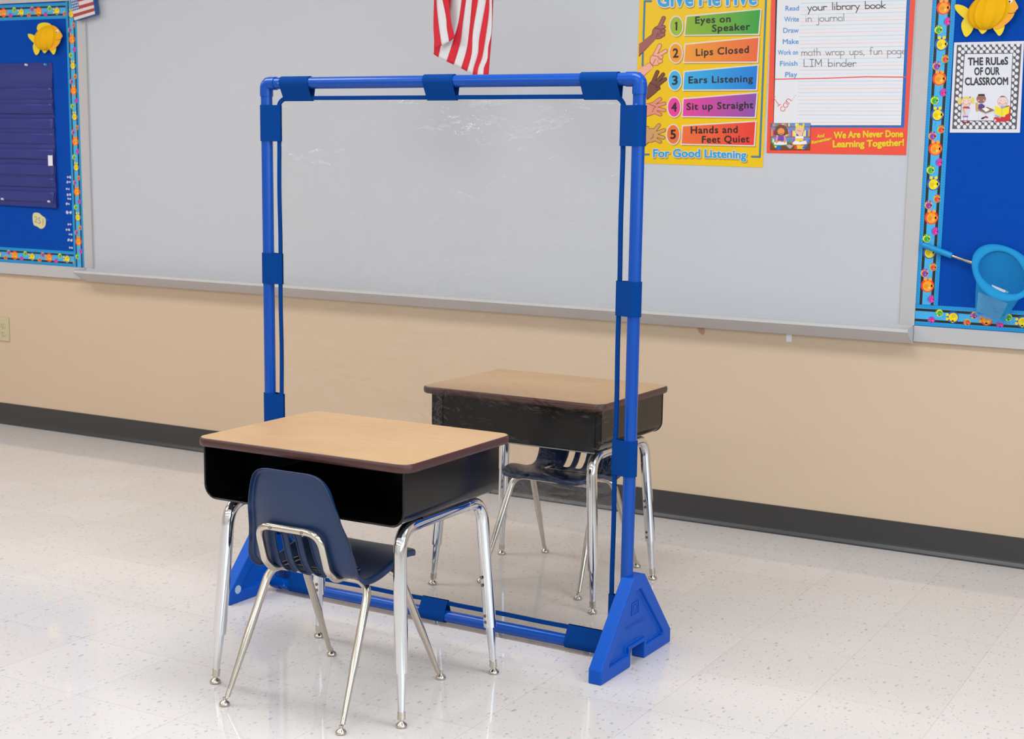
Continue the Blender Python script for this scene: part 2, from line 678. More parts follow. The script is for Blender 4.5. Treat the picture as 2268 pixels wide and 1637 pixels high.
def glyphs(txt, bold=0.0, space=1.0):
    key = (txt, bold, space)
    if key in _fc:
        return _fc[key]
    cu = bpy.data.curves.new('t', 'FONT')
    cu.body = txt
    cu.space_character = space
    cu.resolution_u = 3
    cu.fill_mode = 'FRONT'
    ob = bpy.data.objects.new('t', cu)
    COL.objects.link(ob)
    bpy.context.view_layer.update()
    me = bpy.data.meshes.new_from_object(ob.evaluated_get(bpy.context.evaluated_depsgraph_get()))
    vs = [tuple(v.co) for v in me.vertices]
    fs = [tuple(p.vertices) for p in me.polygons]
    bpy.data.objects.remove(ob)
    bpy.data.curves.remove(cu)
    bpy.data.meshes.remove(me)
    if bold:                      # thicken by shifted copies, keeps narrow counters of M, e open
        v0, f0, n = vs, fs, len(vs)
        k = 8 if bold < 0.05 else 14
        vs, fs = list(v0), list(f0)
        for i in range(k):
            dx, dy = bold * math.cos(2 * math.pi * i / k), bold * math.sin(2 * math.pi * i / k)
            vs += [(x + dx, y + dy, 5e-6 * (i + 1)) for x, y, z in v0]
            fs += [tuple(q + n * (i + 1) for q in f_) for f_ in f0]
    _fc[key] = (vs, fs)
    return _fc[key]


CAPH = 0.0


def capheight():
    global CAPH
    if not CAPH:
        vs, _ = glyphs('H')
        CAPH = max(v[1] for v in vs)
    return CAPH


class Print(MB):
    """thin printed layers on a sheet lying in the plane Y=y; f maps drawing units to photo units"""

    def __init__(s, f, y, step=0.00012):
        super().__init__()
        s.map, s.y, s.step = f, y, step

    def P(s, u, v, layer=0):
        return W(*s.map(u, v), s.y) + Vector((0, -s.step * layer, 0))

    def fill(s, pts, m, layer=1):
        ids = s.add([s.P(u, v, layer) for u, v in pts])
        s.face(ids, m)

    def disc(s, u, v, ru, rv, m, layer=1, n=22, rot=0):
        c, k = math.cos(rot), math.sin(rot)
        s.fill([(u + ru * math.cos(a) * c - rv * math.sin(a) * k, v + ru * math.cos(a) * k + rv * math.sin(a) * c) for a in [2 * math.pi * i / n for i in range(n)]], m, layer)

    def capsule(s, p, q, w, m, layer=1, w2=None):
        w2 = w if w2 is None else w2
        a = math.atan2(q[1] - p[1], q[0] - p[0])
        pts = []
        for i in range(9):
            t = a + math.pi / 2 + math.pi * i / 8
            pts.append((p[0] + w / 2 * math.cos(t), p[1] + w / 2 * math.sin(t)))
        for i in range(9):
            t = a - math.pi / 2 + math.pi * i / 8
            pts.append((q[0] + w2 / 2 * math.cos(t), q[1] + w2 / 2 * math.sin(t)))
        s.fill(pts, m, layer)

    def stroke(s, pts, w, m, layer=1):
        for a, b_ in zip(pts[:-1], pts[1:]):
            s.capsule(a, b_, w, m, layer)

    def text(s, txt, p0, p1, cap, m, layer=2, bold=0.0, shear=0.0, space=1.0, arc=0.0):
        vs, fs = glyphs(txt, bold, space)
        ref, _ = glyphs(txt, 0.0, space)
        x0, x1 = min(v[0] for v in ref), max(v[0] for v in ref)
        ch = capheight()
        ids = []
        dx, dy = p1[0] - p0[0], p1[1] - p0[1]
        L = math.hypot(dx, dy)
        nx, ny = dy / L, -dx / L
        pts = []
        for v in vs:
            t = (v[0] - x0) / (x1 - x0)
            h = v[1] / ch * cap
            bow = arc * (1 - (2 * t - 1) ** 2)
            pts.append(s.P(p0[0] + dx * t + nx * 0 + shear * h, p0[1] + dy * t - h - bow, layer) - Vector((0, v[2], 0)))
        ids = s.add(pts)
        for f in fs:
            s.face([ids[k] for k in f], m)


# single-stroke handwriting: letters on a grid, x-height 1, ascender 2, descender -1
def arc_(cx, cy, rx, ry, a0, a1, n=9):
    return [(cx + rx * math.cos(math.radians(a0 + (a1 - a0) * i / n)), cy + ry * math.sin(math.radians(a0 + (a1 - a0) * i / n))) for i in range(n + 1)]


HW = {
    'a': (0.9, [arc_(.4, .5, .38, .5, 60, 300), [(.75, 1), (.75, 0)]]), 'b': (0.9, [[(.1, 2), (.1, 0)], arc_(.42, .5, .36, .5, 140, -140)]),
    'c': (0.8, [arc_(.45, .5, .4, .5, 50, 310)]), 'd': (0.95, [[(.78, 2), (.78, 0)], arc_(.42, .5, .38, .5, 40, 320)]),
    'e': (0.85, [[(.08, .5), (.75, .55)], arc_(.42, .5, .36, .5, 10, 320)]), 'f': (0.7, [arc_(.45, 1.6, .22, .4, 30, 180) + [(.23, 0)], [(.0, 1), (.5, 1)]]),
    'g': (0.9, [arc_(.4, .5, .36, .5, 40, 320), [(.75, 1), (.75, -.6)] + arc_(.42, -.6, .33, .4, 0, -150)]),
    'h': (0.9, [[(.1, 2), (.1, 0)], [(.1, .6)] + arc_(.42, .6, .3, .4, 160, 0) + [(.72, 0)]]), 'i': (0.4, [[(.15, 1), (.15, 0)], [(.15, 1.45), (.15, 1.5)]]),
    'j': (0.5, [[(.35, 1), (.35, -.6)] + arc_(.1, -.6, .25, .35, 0, -140), [(.35, 1.45), (.35, 1.5)]]), 'k': (0.85, [[(.1, 2), (.1, 0)], [(.7, 1), (.12, .45), (.72, 0)]]),
    'l': (0.35, [[(.15, 2), (.15, 0)]]), 'm': (1.25, [[(.1, 1), (.1, 0)], arc_(.35, .6, .25, .4, 180, 0) + [(.6, 0)], arc_(.85, .6, .25, .4, 180, 0) + [(1.1, 0)]]),
    'n': (0.85, [[(.1, 1), (.1, 0)], arc_(.4, .6, .3, .4, 180, 0) + [(.7, 0)]]), 'o': (0.9, [arc_(.42, .5, .38, .5, 90, 450, 14)]),
    'p': (0.9, [[(.1, 1), (.1, -1)], arc_(.42, .5, .36, .5, 140, -140)]), 'r': (0.65, [[(.1, 1), (.1, 0)], arc_(.4, .6, .3, .4, 180, 40)]),
    's': (0.75, [arc_(.36, .75, .27, .25, 40, 230) + arc_(.36, .25, .3, .25, 60, -140)]), 't': (0.65, [[(.3, 1.7), (.3, 0)], [(.02, 1.05), (.58, 1.05)]]),
    'u': (0.9, [[(.1, 1), (.1, .4)] + arc_(.42, .4, .32, .4, 180, 360) + [(.74, 1), (.74, 0)]]), 'w': (1.15, [[(.05, 1), (.3, 0), (.55, .9), (.8, 0), (1.05, 1)]]),
    'y': (0.85, [[(.08, 1), (.4, .1)], [(.75, 1), (.15, -1)]]), ',': (0.4, [[(.2, .1), (.1, -.3)]]), '.': (0.4, [[(.15, 0), (.17, .05)]]), ' ': (0.8, []),
    'L': (0.95, [[(.1, 1.9), (.1, 0), (.8, 0)]]), 'I': (0.85, [[(.4, 1.9), (.4, 0)], [(.08, 1.9), (.72, 1.9)], [(.08, 0), (.72, 0)]]), 'M': (1.3, [[(.1, 0), (.15, 1.9), (.6, .5), (1.05, 1.9), (1.1, 0)]]),
}


def hand_write(pr, txt, p0, p1, xh, w, m, layer=6):
    tot = sum(HW[c][0] for c in txt)
    dx, dy = p1[0] - p0[0], p1[1] - p0[1]
    L = math.hypot(dx, dy)
    ex, ey = dx / L, dy / L
    nx, ny = ey, -ex
    k = L / tot
    x = 0
    for c in txt:
        wd_, st = HW[c]
        for line in st:
            pr.stroke([(p0[0] + ex * (x + a) * k + nx * h * xh, p0[1] + ey * (x + a) * k + ny * h * xh) for a, h in line], w, m, layer)
        x += wd_


def sheet(pr, pts, m, thick=0.0006, n=0):
    """the paper itself under the print: outline with thickness"""
    pr.prism([pr.P(u, v, 0) + Vector((0, thick, 0)) for u, v in pts][::-1], (0, -thick, 0), m)


def finish(pr, name, label, cat, group=None):
    c = mid(pr.v)
    o = pr.build(name, None, c)
    return tag(o, label, cat, group)


BLK = ink((24, 20, 22))

# ---- yellow listening poster
f = lambda u, v: (1400 + u / 7.0875, v / 7.0875)
p = Print(f, -0.0135)
YEL = mat('poster_yellow', (236, 190, 6), 0.22, spec=0.5)
DV = 1275.75
outline = [(127, -320), (2198, -330), (2050, DV + 1355), (30, DV + 1285)]
sheet(p, outline, YEL)
BR_ = ink((20, 130, 185)); DK = ink((60, 52, 30))


def bracket(pts):
    p.stroke(pts, 30, DK, 1)
    p.stroke(pts, 20, BR_, 2)


bracket([(300, 20), (198, 20), (178, 620)])
bracket([(170, 830), (165, 1030)])
bracket([(2105, -60), (2004, DV + 1188), (1880, DV + 1185)])
bracket([(140, DV + 1150), (262, DV + 1150)])
WPR = ink((222, 212, 212), 0.25); SHD = ink((176, 140, 10), 0.25)
rows = [
    ((693, 410), [(845, 245), (2035, 135), (2000, 548), (815, 565)], (152, 178, 44), (140, 174, 40), (38, 152, 58)),
    ((685, 835), [(825, 685), (2005, 575), (1980, 985), (800, 992)], (236, 150, 40), (234, 150, 42), (228, 98, 50)),
    ((672, 1262), [(810, 1115), (1990, 1012), (1965, DV + 145), (790, DV + 150)], (58, 170, 218), (50, 168, 220), (0, 118, 204)),
    ((660, DV + 408), [(795, DV + 265), (1975, DV + 172), (1945, DV + 578), (778, DV + 565)], (230, 60, 146), (224, 62, 148), (134, 74, 162)),
    ((645, DV + 835), [(782, DV + 690), (1955, DV + 620), (1930, DV + 1022), (762, DV + 998)], (234, 108, 48), (234, 108, 50), (228, 52, 46)),
]
for i, (c, q, cc, ga, gb) in enumerate(rows):
    p.disc(c[0] + 10, c[1] + 12, 116, 168, SHD, 1)
    p.disc(c[0], c[1], 113, 166, WPR, 2)
    p.disc(c[0], c[1], 97, 149, ink(cc), 3)
    p.fill([(u + 12, v + 16) for u, v in q], SHD, 1)
    p.fill(q, WPR, 2)
    m_ = mid([(u, v, 0) for u, v in q])
    inn = [(u + (16 if u < m_.x else -20), v + (18 if v < m_.y else -18)) for u, v in q]
    g = grad('banner_%d' % i, ga, gb, W(*f(*q[0]))[0], W(*f(*q[1]))[0])
    p.fill(inn, g, 3)
    ch = '12345'[i]
    if ch == '1':
        p.fill([(c[0] - 22, c[1] - 48), (c[0] - 2, c[1] - 66), (c[0] + 20, c[1] - 70), (c[0] + 16, c[1] + 70), (c[0] - 10, c[1] + 66), (c[0] - 8, c[1] - 34), (c[0] - 22, c[1] - 30)], BLK, 4)
    else:
        p.text(ch, (c[0] - 40, c[1] + 68), (c[0] + 40, c[1] + 64), 136, BLK, 4, bold=0.03)
for t, a, b_, h in [('Eyes on', (995, 370), (1545, 345), 104), ('Speaker', (1258, 497), (1850, 465), 104),
                    ('Lips Closed', (1005, 878), (1830, 828), 108), ('Ears Listening', (890, 1308), (1895, 1285), 104),
                    ('Sit up Straight', (858, DV + 450), (1900, DV + 422), 104), ('Hands and', (925, DV + 820), (1655, DV + 808), 106),
                    ('Feet Quiet', (1100, DV + 966), (1838, DV + 956), 104)]:
    p.text(t, a, b_, h, BLK, 4, bold=0.027, space=1.1)
CY = ink((10, 160, 222), 0.25)
for t, a, b_, h, ar in [('For Good Listening', (335, DV + 1192), (1790, DV + 1218), 122, 12), ('GIVe Me FIVe', (405, 100), (1950, 66), 215, 0)]:
    p.text(t, (a[0] + 10, a[1] + 16), (b_[0] + 10, b_[1] + 16), h, SHD, 2, bold=0.10, arc=ar)
    p.text(t, a, b_, h, WPR, 3, bold=0.085, arc=ar)
    p.text(t, a, b_, h, DK, 4, bold=0.032, arc=ar)
    p.text(t, a, b_, h, CY, 5, bold=0.018, arc=ar)


def hand(skin, dark, arm, palm, fingers, curls, lines):
    OL = ink(dark)
    S = ink(skin)
    if arm:
        c = mid([(a, b_, 0) for a, b_ in arm])
        p.fill([(c.x + (a - c.x) * 1.0 + (0 if a < 120 else 6), c.y + (b_ - c.y) * 1.1) for a, b_ in arm], OL, 2)
        p.fill(arm, S, 5)
    p.disc(palm[0], palm[1], palm[2] + 9, palm[2] * 1.12 + 9, OL, 3, rot=0.6)
    for a, b_, w in fingers:
        p.capsule(a, b_, w + 18, OL, 3)
    for a, b_, w in curls:
        p.capsule(a, b_, w + 16, OL, 3)
    p.disc(palm[0], palm[1], palm[2], palm[2] * 1.12, S, 6, rot=0.6)
    for a, b_, w in fingers:
        p.capsule(a, b_, w, S, 7)
    for a, b_, w in curls:
        p.capsule(a, b_, w + 10, OL, 7)
        p.capsule(a, b_, w - 2, S, 8)
    for ln in lines:
        p.stroke(ln, 9, OL, 9)


hand((158, 92, 88), (84, 40, 40), [(110, 690), (310, 545), (378, 612), (106, 875)], (415, 510, 92),
     [((410, 470), (496, 285), 52)], [((470, 430), (500, 422), 44), ((470, 490), (500, 485), 48), ((450, 555), (490, 545), 50)], [[(350, 440), (440, 460), (470, 500)], [(380, 580), (410, 510)]])
hand((240, 168, 142), (150, 78, 60), [(104, 1082), (275, 985), (335, 1060), (170, 1200), (100, 1190)], (372, 935, 84),
     [((345, 890), (436, 715), 50), ((415, 870), (530, 800), 48)], [((430, 900), (460, 898), 44), ((425, 965), (455, 960), 46)], [[(330, 870), (410, 890), (440, 920)], [(330, 1000), (370, 930)]])
hand((118, 66, 54), (58, 26, 24), [(180, 1450), (290, 1290), (380, 1450), (230, 1560)], (345, 1360, 84),
     [((325, 1300), (398, 1130), 46), ((385, 1295), (488, 1168), 46), ((420, 1320), (520, 1242), 46)], [((395, 1390), (420, 1388), 40)], [[(280, 1300), (380, 1350), (400, 1380)]])
hand((226, 142, 118), (150, 70, 56), [(190, DV + 360), (300, DV + 345), (320, DV + 520), (190, DV + 560)], (315, DV + 430, 84),
     [((330, DV + 360), (440, DV + 280), 48), ((390, DV + 385), (505, DV + 350), 46), ((390, DV + 430), (505, DV + 455), 46), ((360, DV + 485), (445, DV + 522), 44)], [],
     [[(270, DV + 360), (370, DV + 400), (340, DV + 430), (320, DV + 480)]])
hand((206, 152, 96), (120, 78, 40), [(150, DV + 700), (260, DV + 720), (300, DV + 920), (190, DV + 1010)], (300, DV + 850, 98),
     [((345, DV + 780), (422, DV + 690), 46), ((390, DV + 810), (502, DV + 768), 46), ((395, DV + 855), (492, DV + 886), 46), ((360, DV + 910), (440, DV + 950), 44)], [], [[(335, DV + 830), (330, DV + 880), (295, DV + 905)]])
finish(p, 'listening_poster', 'glossy yellow listening-rules poster with five cartoon hands and coloured banners on the whiteboard', 'poster')

# ---- red never-done-learning poster
f = lambda u, v: (1400 + u / 3.544, v / 3.544)
Q = lambda u, v: ((1690 + u / 6.48 - 1400) * 3.544, (180 + v / 6.48) * 3.544)
p = Print(f, -0.0135)
RED = mat('poster_red', (238, 78, 58), 0.25)
sheet(p, [(1099, -190), (2234, -190), (2150, 1218), (1055, 1202)], RED)
p.fill([(1140, -130), (2188, -130), (2135, 1003), (1108, 1000)], ink((0, 104, 190)), 1)
p.fill([(1128, -130), (2166, -130), (2114, 988), (1108, 988)], ink((40, 34, 40)), 2)
p.fill([(1143, -130), (2162, -130), (2111, 984), (1112, 984)], ink((226, 224, 228)), 3)
LBL = ink((150, 196, 228)); LRD = ink((236, 172, 168))
for i in range(-2, 11):
    yl, yr = 85 + 87.5 * i, 62 + 90 * i
    xl, xr = 1325 - 2.6 * i, 2150 - 4.4 * i
    if i != 6:
        p.stroke([(xl, yl), (xr, yr)], 2.6, LRD, 4)
    p.stroke([(xl, yl - 58), (xr, yr - 58)], 3, LBL, 4)
    for k in range(45):
        t = k / 45
        p.stroke([(xl + (xr - xl) * t, yl - 29 + (yr - yl) * t), (xl + (xr - xl) * (t + 0.011), yl - 27 + (yr - yl) * (t + 0.011))], 2.6, LBL, 4)
LB = ink((74, 140, 208))
for t, a, b_ in [('Read', (1205, 85), (1310, 82)), ('Write', (1195, 171), (1310, 168)), ('Draw', (1188, 258), (1308, 256)), ('Make', (1184, 346), (1307, 344)),
                 ('Work on', (1145, 431), (1302, 429)), ('Finish', (1162, 518), (1298, 516)), ('Play', (1203, 605), (1296, 602))]:
    p.text(t, a, b_, 38, LB, 6, bold=0.015)
PEN = ink((44, 46, 46)); PEN2 = ink((96, 98, 98)); MRK = ink((236, 62, 72))
hand_write(p, 'your library book', (1375, 84), (1995, 64), 29, 6.5, PEN)
hand_write(p, 'in journal', (1360, 171), (1672, 163), 29, 4.4, PEN2)
hand_write(p, 'math wrap ups, fun page', (1328, 437), (2152, 424), 29, 4.2, PEN2)
hand_write(p, 'LIM binder', (1345, 522), (1762, 522), 29, 4.6, PEN)
hand_write(p, 'I', (1138, 838), (1172, 814), 38, 5, MRK)
hand_write(p, 'can...', (1186, 882), (1290, 742), 36, 5, MRK)
p.stroke([(1122, 622), (1500, 615), (1840, 603), (2156, 606)], 8, MRK, 7)
# little library picture
A4 = [Q(110, 600), Q(687, 600), Q(675, 992), Q(104, 988)]
p.fill(A4, ink((36, 28, 30)), 4)


def L_(u, v):                    # picture coordinates 0..100
    a, b_, c, d = A4
    s, t = u / 100, v / 100
    return tuple((a[i] * (1 - s) + b_[i] * s) * (1 - t) + (d[i] * (1 - s) + c[i] * s) * t for i in (0, 1))


def Lf(pts, rgb, layer):
    p.fill([L_(*q) for q in pts], ink(rgb), layer)


def Ld(u, v, r, rgb, layer, ry=None):
    Lf([(u + r * math.cos(a * math.pi / 8), v + (ry or r * 1.45) * math.sin(a * math.pi / 8)) for a in range(16)], rgb, layer)


Lf([(1, 1), (99, 1), (99, 72), (1, 72)], (96, 140, 206), 5)
Lf([(1, 70), (99, 70), (99, 98.5), (1, 98.5)], (112, 66, 36), 5)
bk = [(126, 84, 170), (236, 140, 50), (240, 230, 140), (60, 160, 70), (214, 40, 130), (30, 110, 190), (250, 214, 60), (226, 60, 60)]
rr = random.Random(3)
for y0, y1, h in ((1, 12, 9), (18, 49, 24), (56, 72, 14)):
    x = 1.5
    while x < 96:
        w_ = rr.uniform(2.6, 5)
        if rr.random() < 0.8:
            Lf([(x, y1 - h * rr.uniform(.75, 1.1) if y0 > 1 else y0 + 0.5), (x + w_, y1 - h * rr.uniform(.75, 1.1) if y0 > 1 else y0 + 0.5), (x + w_, y1), (x, y1)], rr.choice(bk), 6)
        x += w_ + 0.5
    Lf([(1, y1), (99, y1), (99, y1 + 4), (1, y1 + 4)], (160, 94, 52), 7)
OLN = (40, 26, 24)
# girl with brown bob reading
Lf([(8, 40), (13, 16), (22, 7), (34, 8), (41, 20), (45, 38), (36, 45), (14, 45)], OLN, 8); Lf([(9, 39), (14, 17), (22, 8.5), (34, 9.5), (40, 20), (43.5, 37), (36, 43.5), (15, 43.5)], (122, 66, 50), 9)
Ld(26.5, 31, 9.5, OLN, 10); Ld(26.5, 31, 9, (232, 146, 80), 11)
p.stroke([L_(22, 37), L_(26, 41), L_(31, 37)], 2.5, ink(OLN), 12)
Lf([(17, 46), (36, 46), (40, 64), (12, 64)], (216, 150, 190), 10); Lf([(20, 46), (33, 46), (35, 66), (18, 66)], (120, 66, 160), 11)
Lf([(6, 76), (12, 68), (26, 72), (42, 67), (44, 82), (26, 84), (8, 84)], (60, 150, 80), 12); Lf([(9, 74), (13, 67), (26, 71), (41, 66), (42, 79), (26, 81), (10, 80)], (232, 232, 236), 13)
Ld(16, 69, 3.5, (232, 146, 80), 14); Ld(36, 68, 3.5, (232, 146, 80), 14)
Ld(21, 91, 6, (20, 104, 190), 12); Lf([(10, 84), (22, 80), (24, 88), (12, 92)], (216, 220, 90), 11)
# fair-haired child in yellow with a hand over the mouth
Ld(72.5, 28, 11, OLN, 10); Ld(72.5, 28, 10.4, (240, 186, 166), 11); Lf([(62, 26), (63, 12), (73, 8), (84, 13), (84, 27), (79, 17), (67, 17)], (242, 206, 60), 12)
p.stroke([L_(67, 27), L_(77, 30)], 2.5, ink(OLN), 12); Ld(75, 42, 5, (240, 186, 166), 13)
Lf([(62, 48), (83, 48), (82, 66), (64, 66)], (236, 236, 236), 10); Lf([(64, 56), (82, 56), (82, 66), (64, 66)], (246, 206, 40), 11)
Lf([(54, 74), (62, 65), (74, 70), (90, 65), (94, 78), (74, 82), (56, 82)], (222, 132, 50), 12); Lf([(56, 73), (63, 64), (74, 69), (89, 64), (92, 76), (74, 79), (58, 78)], (232, 232, 236), 13)
Lf([(66, 82), (86, 82), (86, 96), (66, 95)], (246, 190, 40), 11); Lf([(84, 96), (94, 82), (88, 79), (80, 90)], (20, 110, 200), 12); Ld(64, 90, 4, (230, 60, 50), 12)
Lf([(40, 84), (46, 78), (58, 84), (50, 95)], (170, 170, 176), 11)
YT = ink((236, 200, 30)); OD = ink((150, 70, 20))
for t, a, b_, h, ar in [('We Are Never Done', Q(1020, 822), Q(2008, 800), 50, 4), ('Learning Together!', Q(1005, 945), Q(2020, 922), 50, -3), ('And', Q(775, 815), Q(878, 800), 26, 0), ('Remember:', Q(700, 902), Q(985, 840), 24, 0)]:
    p.text(t, (a[0] + 2, a[1] + 3), (b_[0] + 2, b_[1] + 3), h, OD, 2, bold=0.03, arc=ar)
    p.text(t, a, b_, h, YT, 3, bold=0.04, arc=ar)
finish(p, 'writing_chart_poster', 'red-bordered handwriting poster with pale ruled lines beside the yellow poster', 'poster')

# ---- rules sheet on the right board
f = lambda u, v: (2100 + u / 7.44, 80 + v / 7.44)
p = Print(f, -0.0145)
sheet(p, [(100, 105), (1250, 80), (1182, 1592), (25, 1590)], mat('laminated_paper', (222, 220, 228), 0.2))


def tl(u, v):                    # sheet coordinates 0..1
    a, b_, c, d = (145, 145), (1212, 130), (1127, 1535), (66, 1530)
    return tuple((a[i] * (1 - u) + b_[i] * u) * (1 - v) + (d[i] * (1 - u) + c[i] * u) * v for i in (0, 1))


p.fill([tl(0, 0), tl(1, 0), tl(1, 1), tl(0, 1)], ink((88, 82, 88)), 1)
wd0 = ink((224, 222, 228))
for j in range(28):
    for i in range(12):
        u, v = (i + (0.5 if j % 2 else 0.05)) / 10.6, (j + 0.3) / 27
        if 0.02 < u < 0.985 and 0.005 < v < 0.995 and not (0.15 < u < 0.85 and 0.13 < v < 0.89):
            c = tl(u, v)
            p.disc(c[0], c[1], 29 if j % 2 else 31, 33, wd0, 2, 14)
            if j % 2:
                p.stroke([(c[0] + 10, c[1] - 40), (c[0] + 40, c[1] - 6)], 9, BLK, 3)
p.fill([(262, 283), (1070, 277), (1022, 1404), (198, 1400)], ink((40, 38, 44)), 3)
p.fill([(274, 294), (1060, 288), (1012, 1394), (208, 1390)], ink((222, 220, 228)), 4)
for t, a, b_ in [('THE RULeS', (330, 480), (985, 466)), ('OF OUR', (435, 640), (845, 634)), ('CLASSROOM', (280, 806), (985, 800))]:
    p.text(t, a, b_, 118, ink((40, 40, 44)), 5, bold=0.04)
SK = ink((236, 202, 190)); SKB = ink((150, 104, 88)); CHK = ink((232, 150, 140))
OLP = ink((96, 84, 90))


def face(c, r, skin, smile=True):
    p.disc(c[0], c[1], r + 4, r * 0.95 + 4, OLP, 6)
    p.disc(c[0], c[1], r, r * 0.95, skin, 7)
    p.stroke([(c[0] - 40, c[1] + 34), (c[0] - 10, c[1] + 52), (c[0] + 36, c[1] + 36)], 4, OLP, 9)
    for s in (-1, 1):
        p.disc(c[0] + s * r * 0.62, c[1] + 26, 15, 15, CHK, 8)
        p.stroke([(c[0] + s * 34 - 12, c[1] - 14), (c[0] + s * 34 + 12, c[1] - 14)], 4, OLP, 9)


face((298, 1082), 80, SK)
BLD = ink((226, 204, 104))
p.fill([(222, 1060), (240, 1010), (300, 992), (360, 1014), (376, 1056), (300, 1030)], BLD, 9)
p.disc(190, 1070, 34, 62, BLD, 6); p.disc(408, 1062, 30, 58, BLD, 6); p.disc(232, 1010, 12, 12, ink((110, 70, 140)), 10); p.disc(362, 1008, 12, 12, ink((110, 70, 140)), 10)
p.fill([(250, 1160), (350, 1160), (375, 1215), (330, 1320), (240, 1320), (215, 1215)], ink((206, 206, 222)), 6)
p.fill([(250, 1162), (345, 1162), (365, 1195), (230, 1195)], ink((200, 50, 56)), 7)
p.fill([(236, 1190), (262, 1184), (290, 1300), (272, 1300)], ink((232, 170, 60)), 8)
p.fill([(240, 1312), (332, 1312), (330, 1338), (242, 1338)], ink((170, 90, 170)), 7)
for x_ in (255, 315):
    p.stroke([(x_, 1338), (x_, 1420)], 5, OLP, 6)
    p.disc(x_ + 5, 1424, 32, 15, ink((150, 30, 44)), 7)
face((545, 1035), 74, SKB)
p.fill([(490, 985), (500, 955), (600, 955), (608, 985)], ink((30, 28, 30)), 9)
p.fill([(448, 1095), (492, 1100), (492, 1250), (455, 1235)], ink((208, 160, 96)), 6)
p.fill([(500, 1125), (560, 1112), (610, 1150), (580, 1205), (492, 1205)], ink((86, 56, 130)), 7)
p.fill([(492, 1215), (640, 1165), (765, 1218), (620, 1268)], ink((140, 92, 58)), 8); p.fill([(492, 1215), (620, 1268), (765, 1218), (765, 1232), (620, 1284), (492, 1230)], ink((170, 168, 176)), 8)
p.fill([(560, 1195), (625, 1175), (690, 1215), (622, 1250)], ink((238, 238, 240)), 9)
for a in ((500, 1285, 500, 1385), (755, 1235, 755, 1320), (620, 1284, 620, 1400)):
    p.stroke([a[:2], a[2:]], 4, ink((180, 178, 184)), 6)
p.disc(575, 1352, 36, 16, ink((40, 36, 40)), 7, rot=-0.4); p.disc(630, 1335, 34, 16, ink((180, 40, 50)), 7, rot=0.3)
face((900, 1078), 84, SK)
p.fill([(850, 1005), (880, 985), (930, 990), (968, 1024), (930, 1004)], ink((92, 58, 50)), 9)
p.fill([(955, 1150), (1005, 1140), (1030, 1190), (1015, 1400), (790, 1420), (745, 1390), (760, 1335), (940, 1330)], ink((206, 34, 44)), 8)
p.fill([(870, 1150), (950, 1150), (960, 1200), (860, 1200)], ink((150, 166, 186)), 8)
p.fill([(776, 1145), (888, 1200), (1012, 1155), (1004, 1272), (884, 1330), (768, 1268)], ink((240, 216, 40)), 10)
p.stroke([(888, 1204), (884, 1326)], 7, ink((200, 170, 30)), 11)
p.fill([(775, 1290), (870, 1330), (864, 1356), (770, 1318)], ink((150, 170, 186)), 9)
p.disc(775, 1388, 20, 16, ink((210, 214, 224)), 9)
finish(p, 'rules_sheet', 'white laminated classroom rules sheet with a dotted grey border, below the larger fish', 'poster')


# ------------------------------------------------------------------ fish-pattern border strips
ROPE = ink((0, 150, 214), 0.4); CYN = ink((70, 190, 232), 0.4); BLKB = ink((20, 20, 24), 0.4); MIDB = ink((62, 172, 226), 0.4)
RING = {'y': ((244, 214, 0), (0, 92, 186)), 'r': ((238, 72, 60), (156, 204, 50)), 'p': ((140, 66, 160), (248, 160, 60)),
        'o': ((252, 160, 30), (238, 60, 44)), 'k': ((236, 30, 150), (20, 110, 200)), 'g': ((72, 176, 60), (246, 226, 0))}
SEQ = [('y', 0.0, 0.0, .28), ('r', .215, .19, .16), ('p', .31, -.15, .17), ('o', .49, 0.0, .29), ('k', .69, .19, .155), ('g', .80, -.15, .165)]


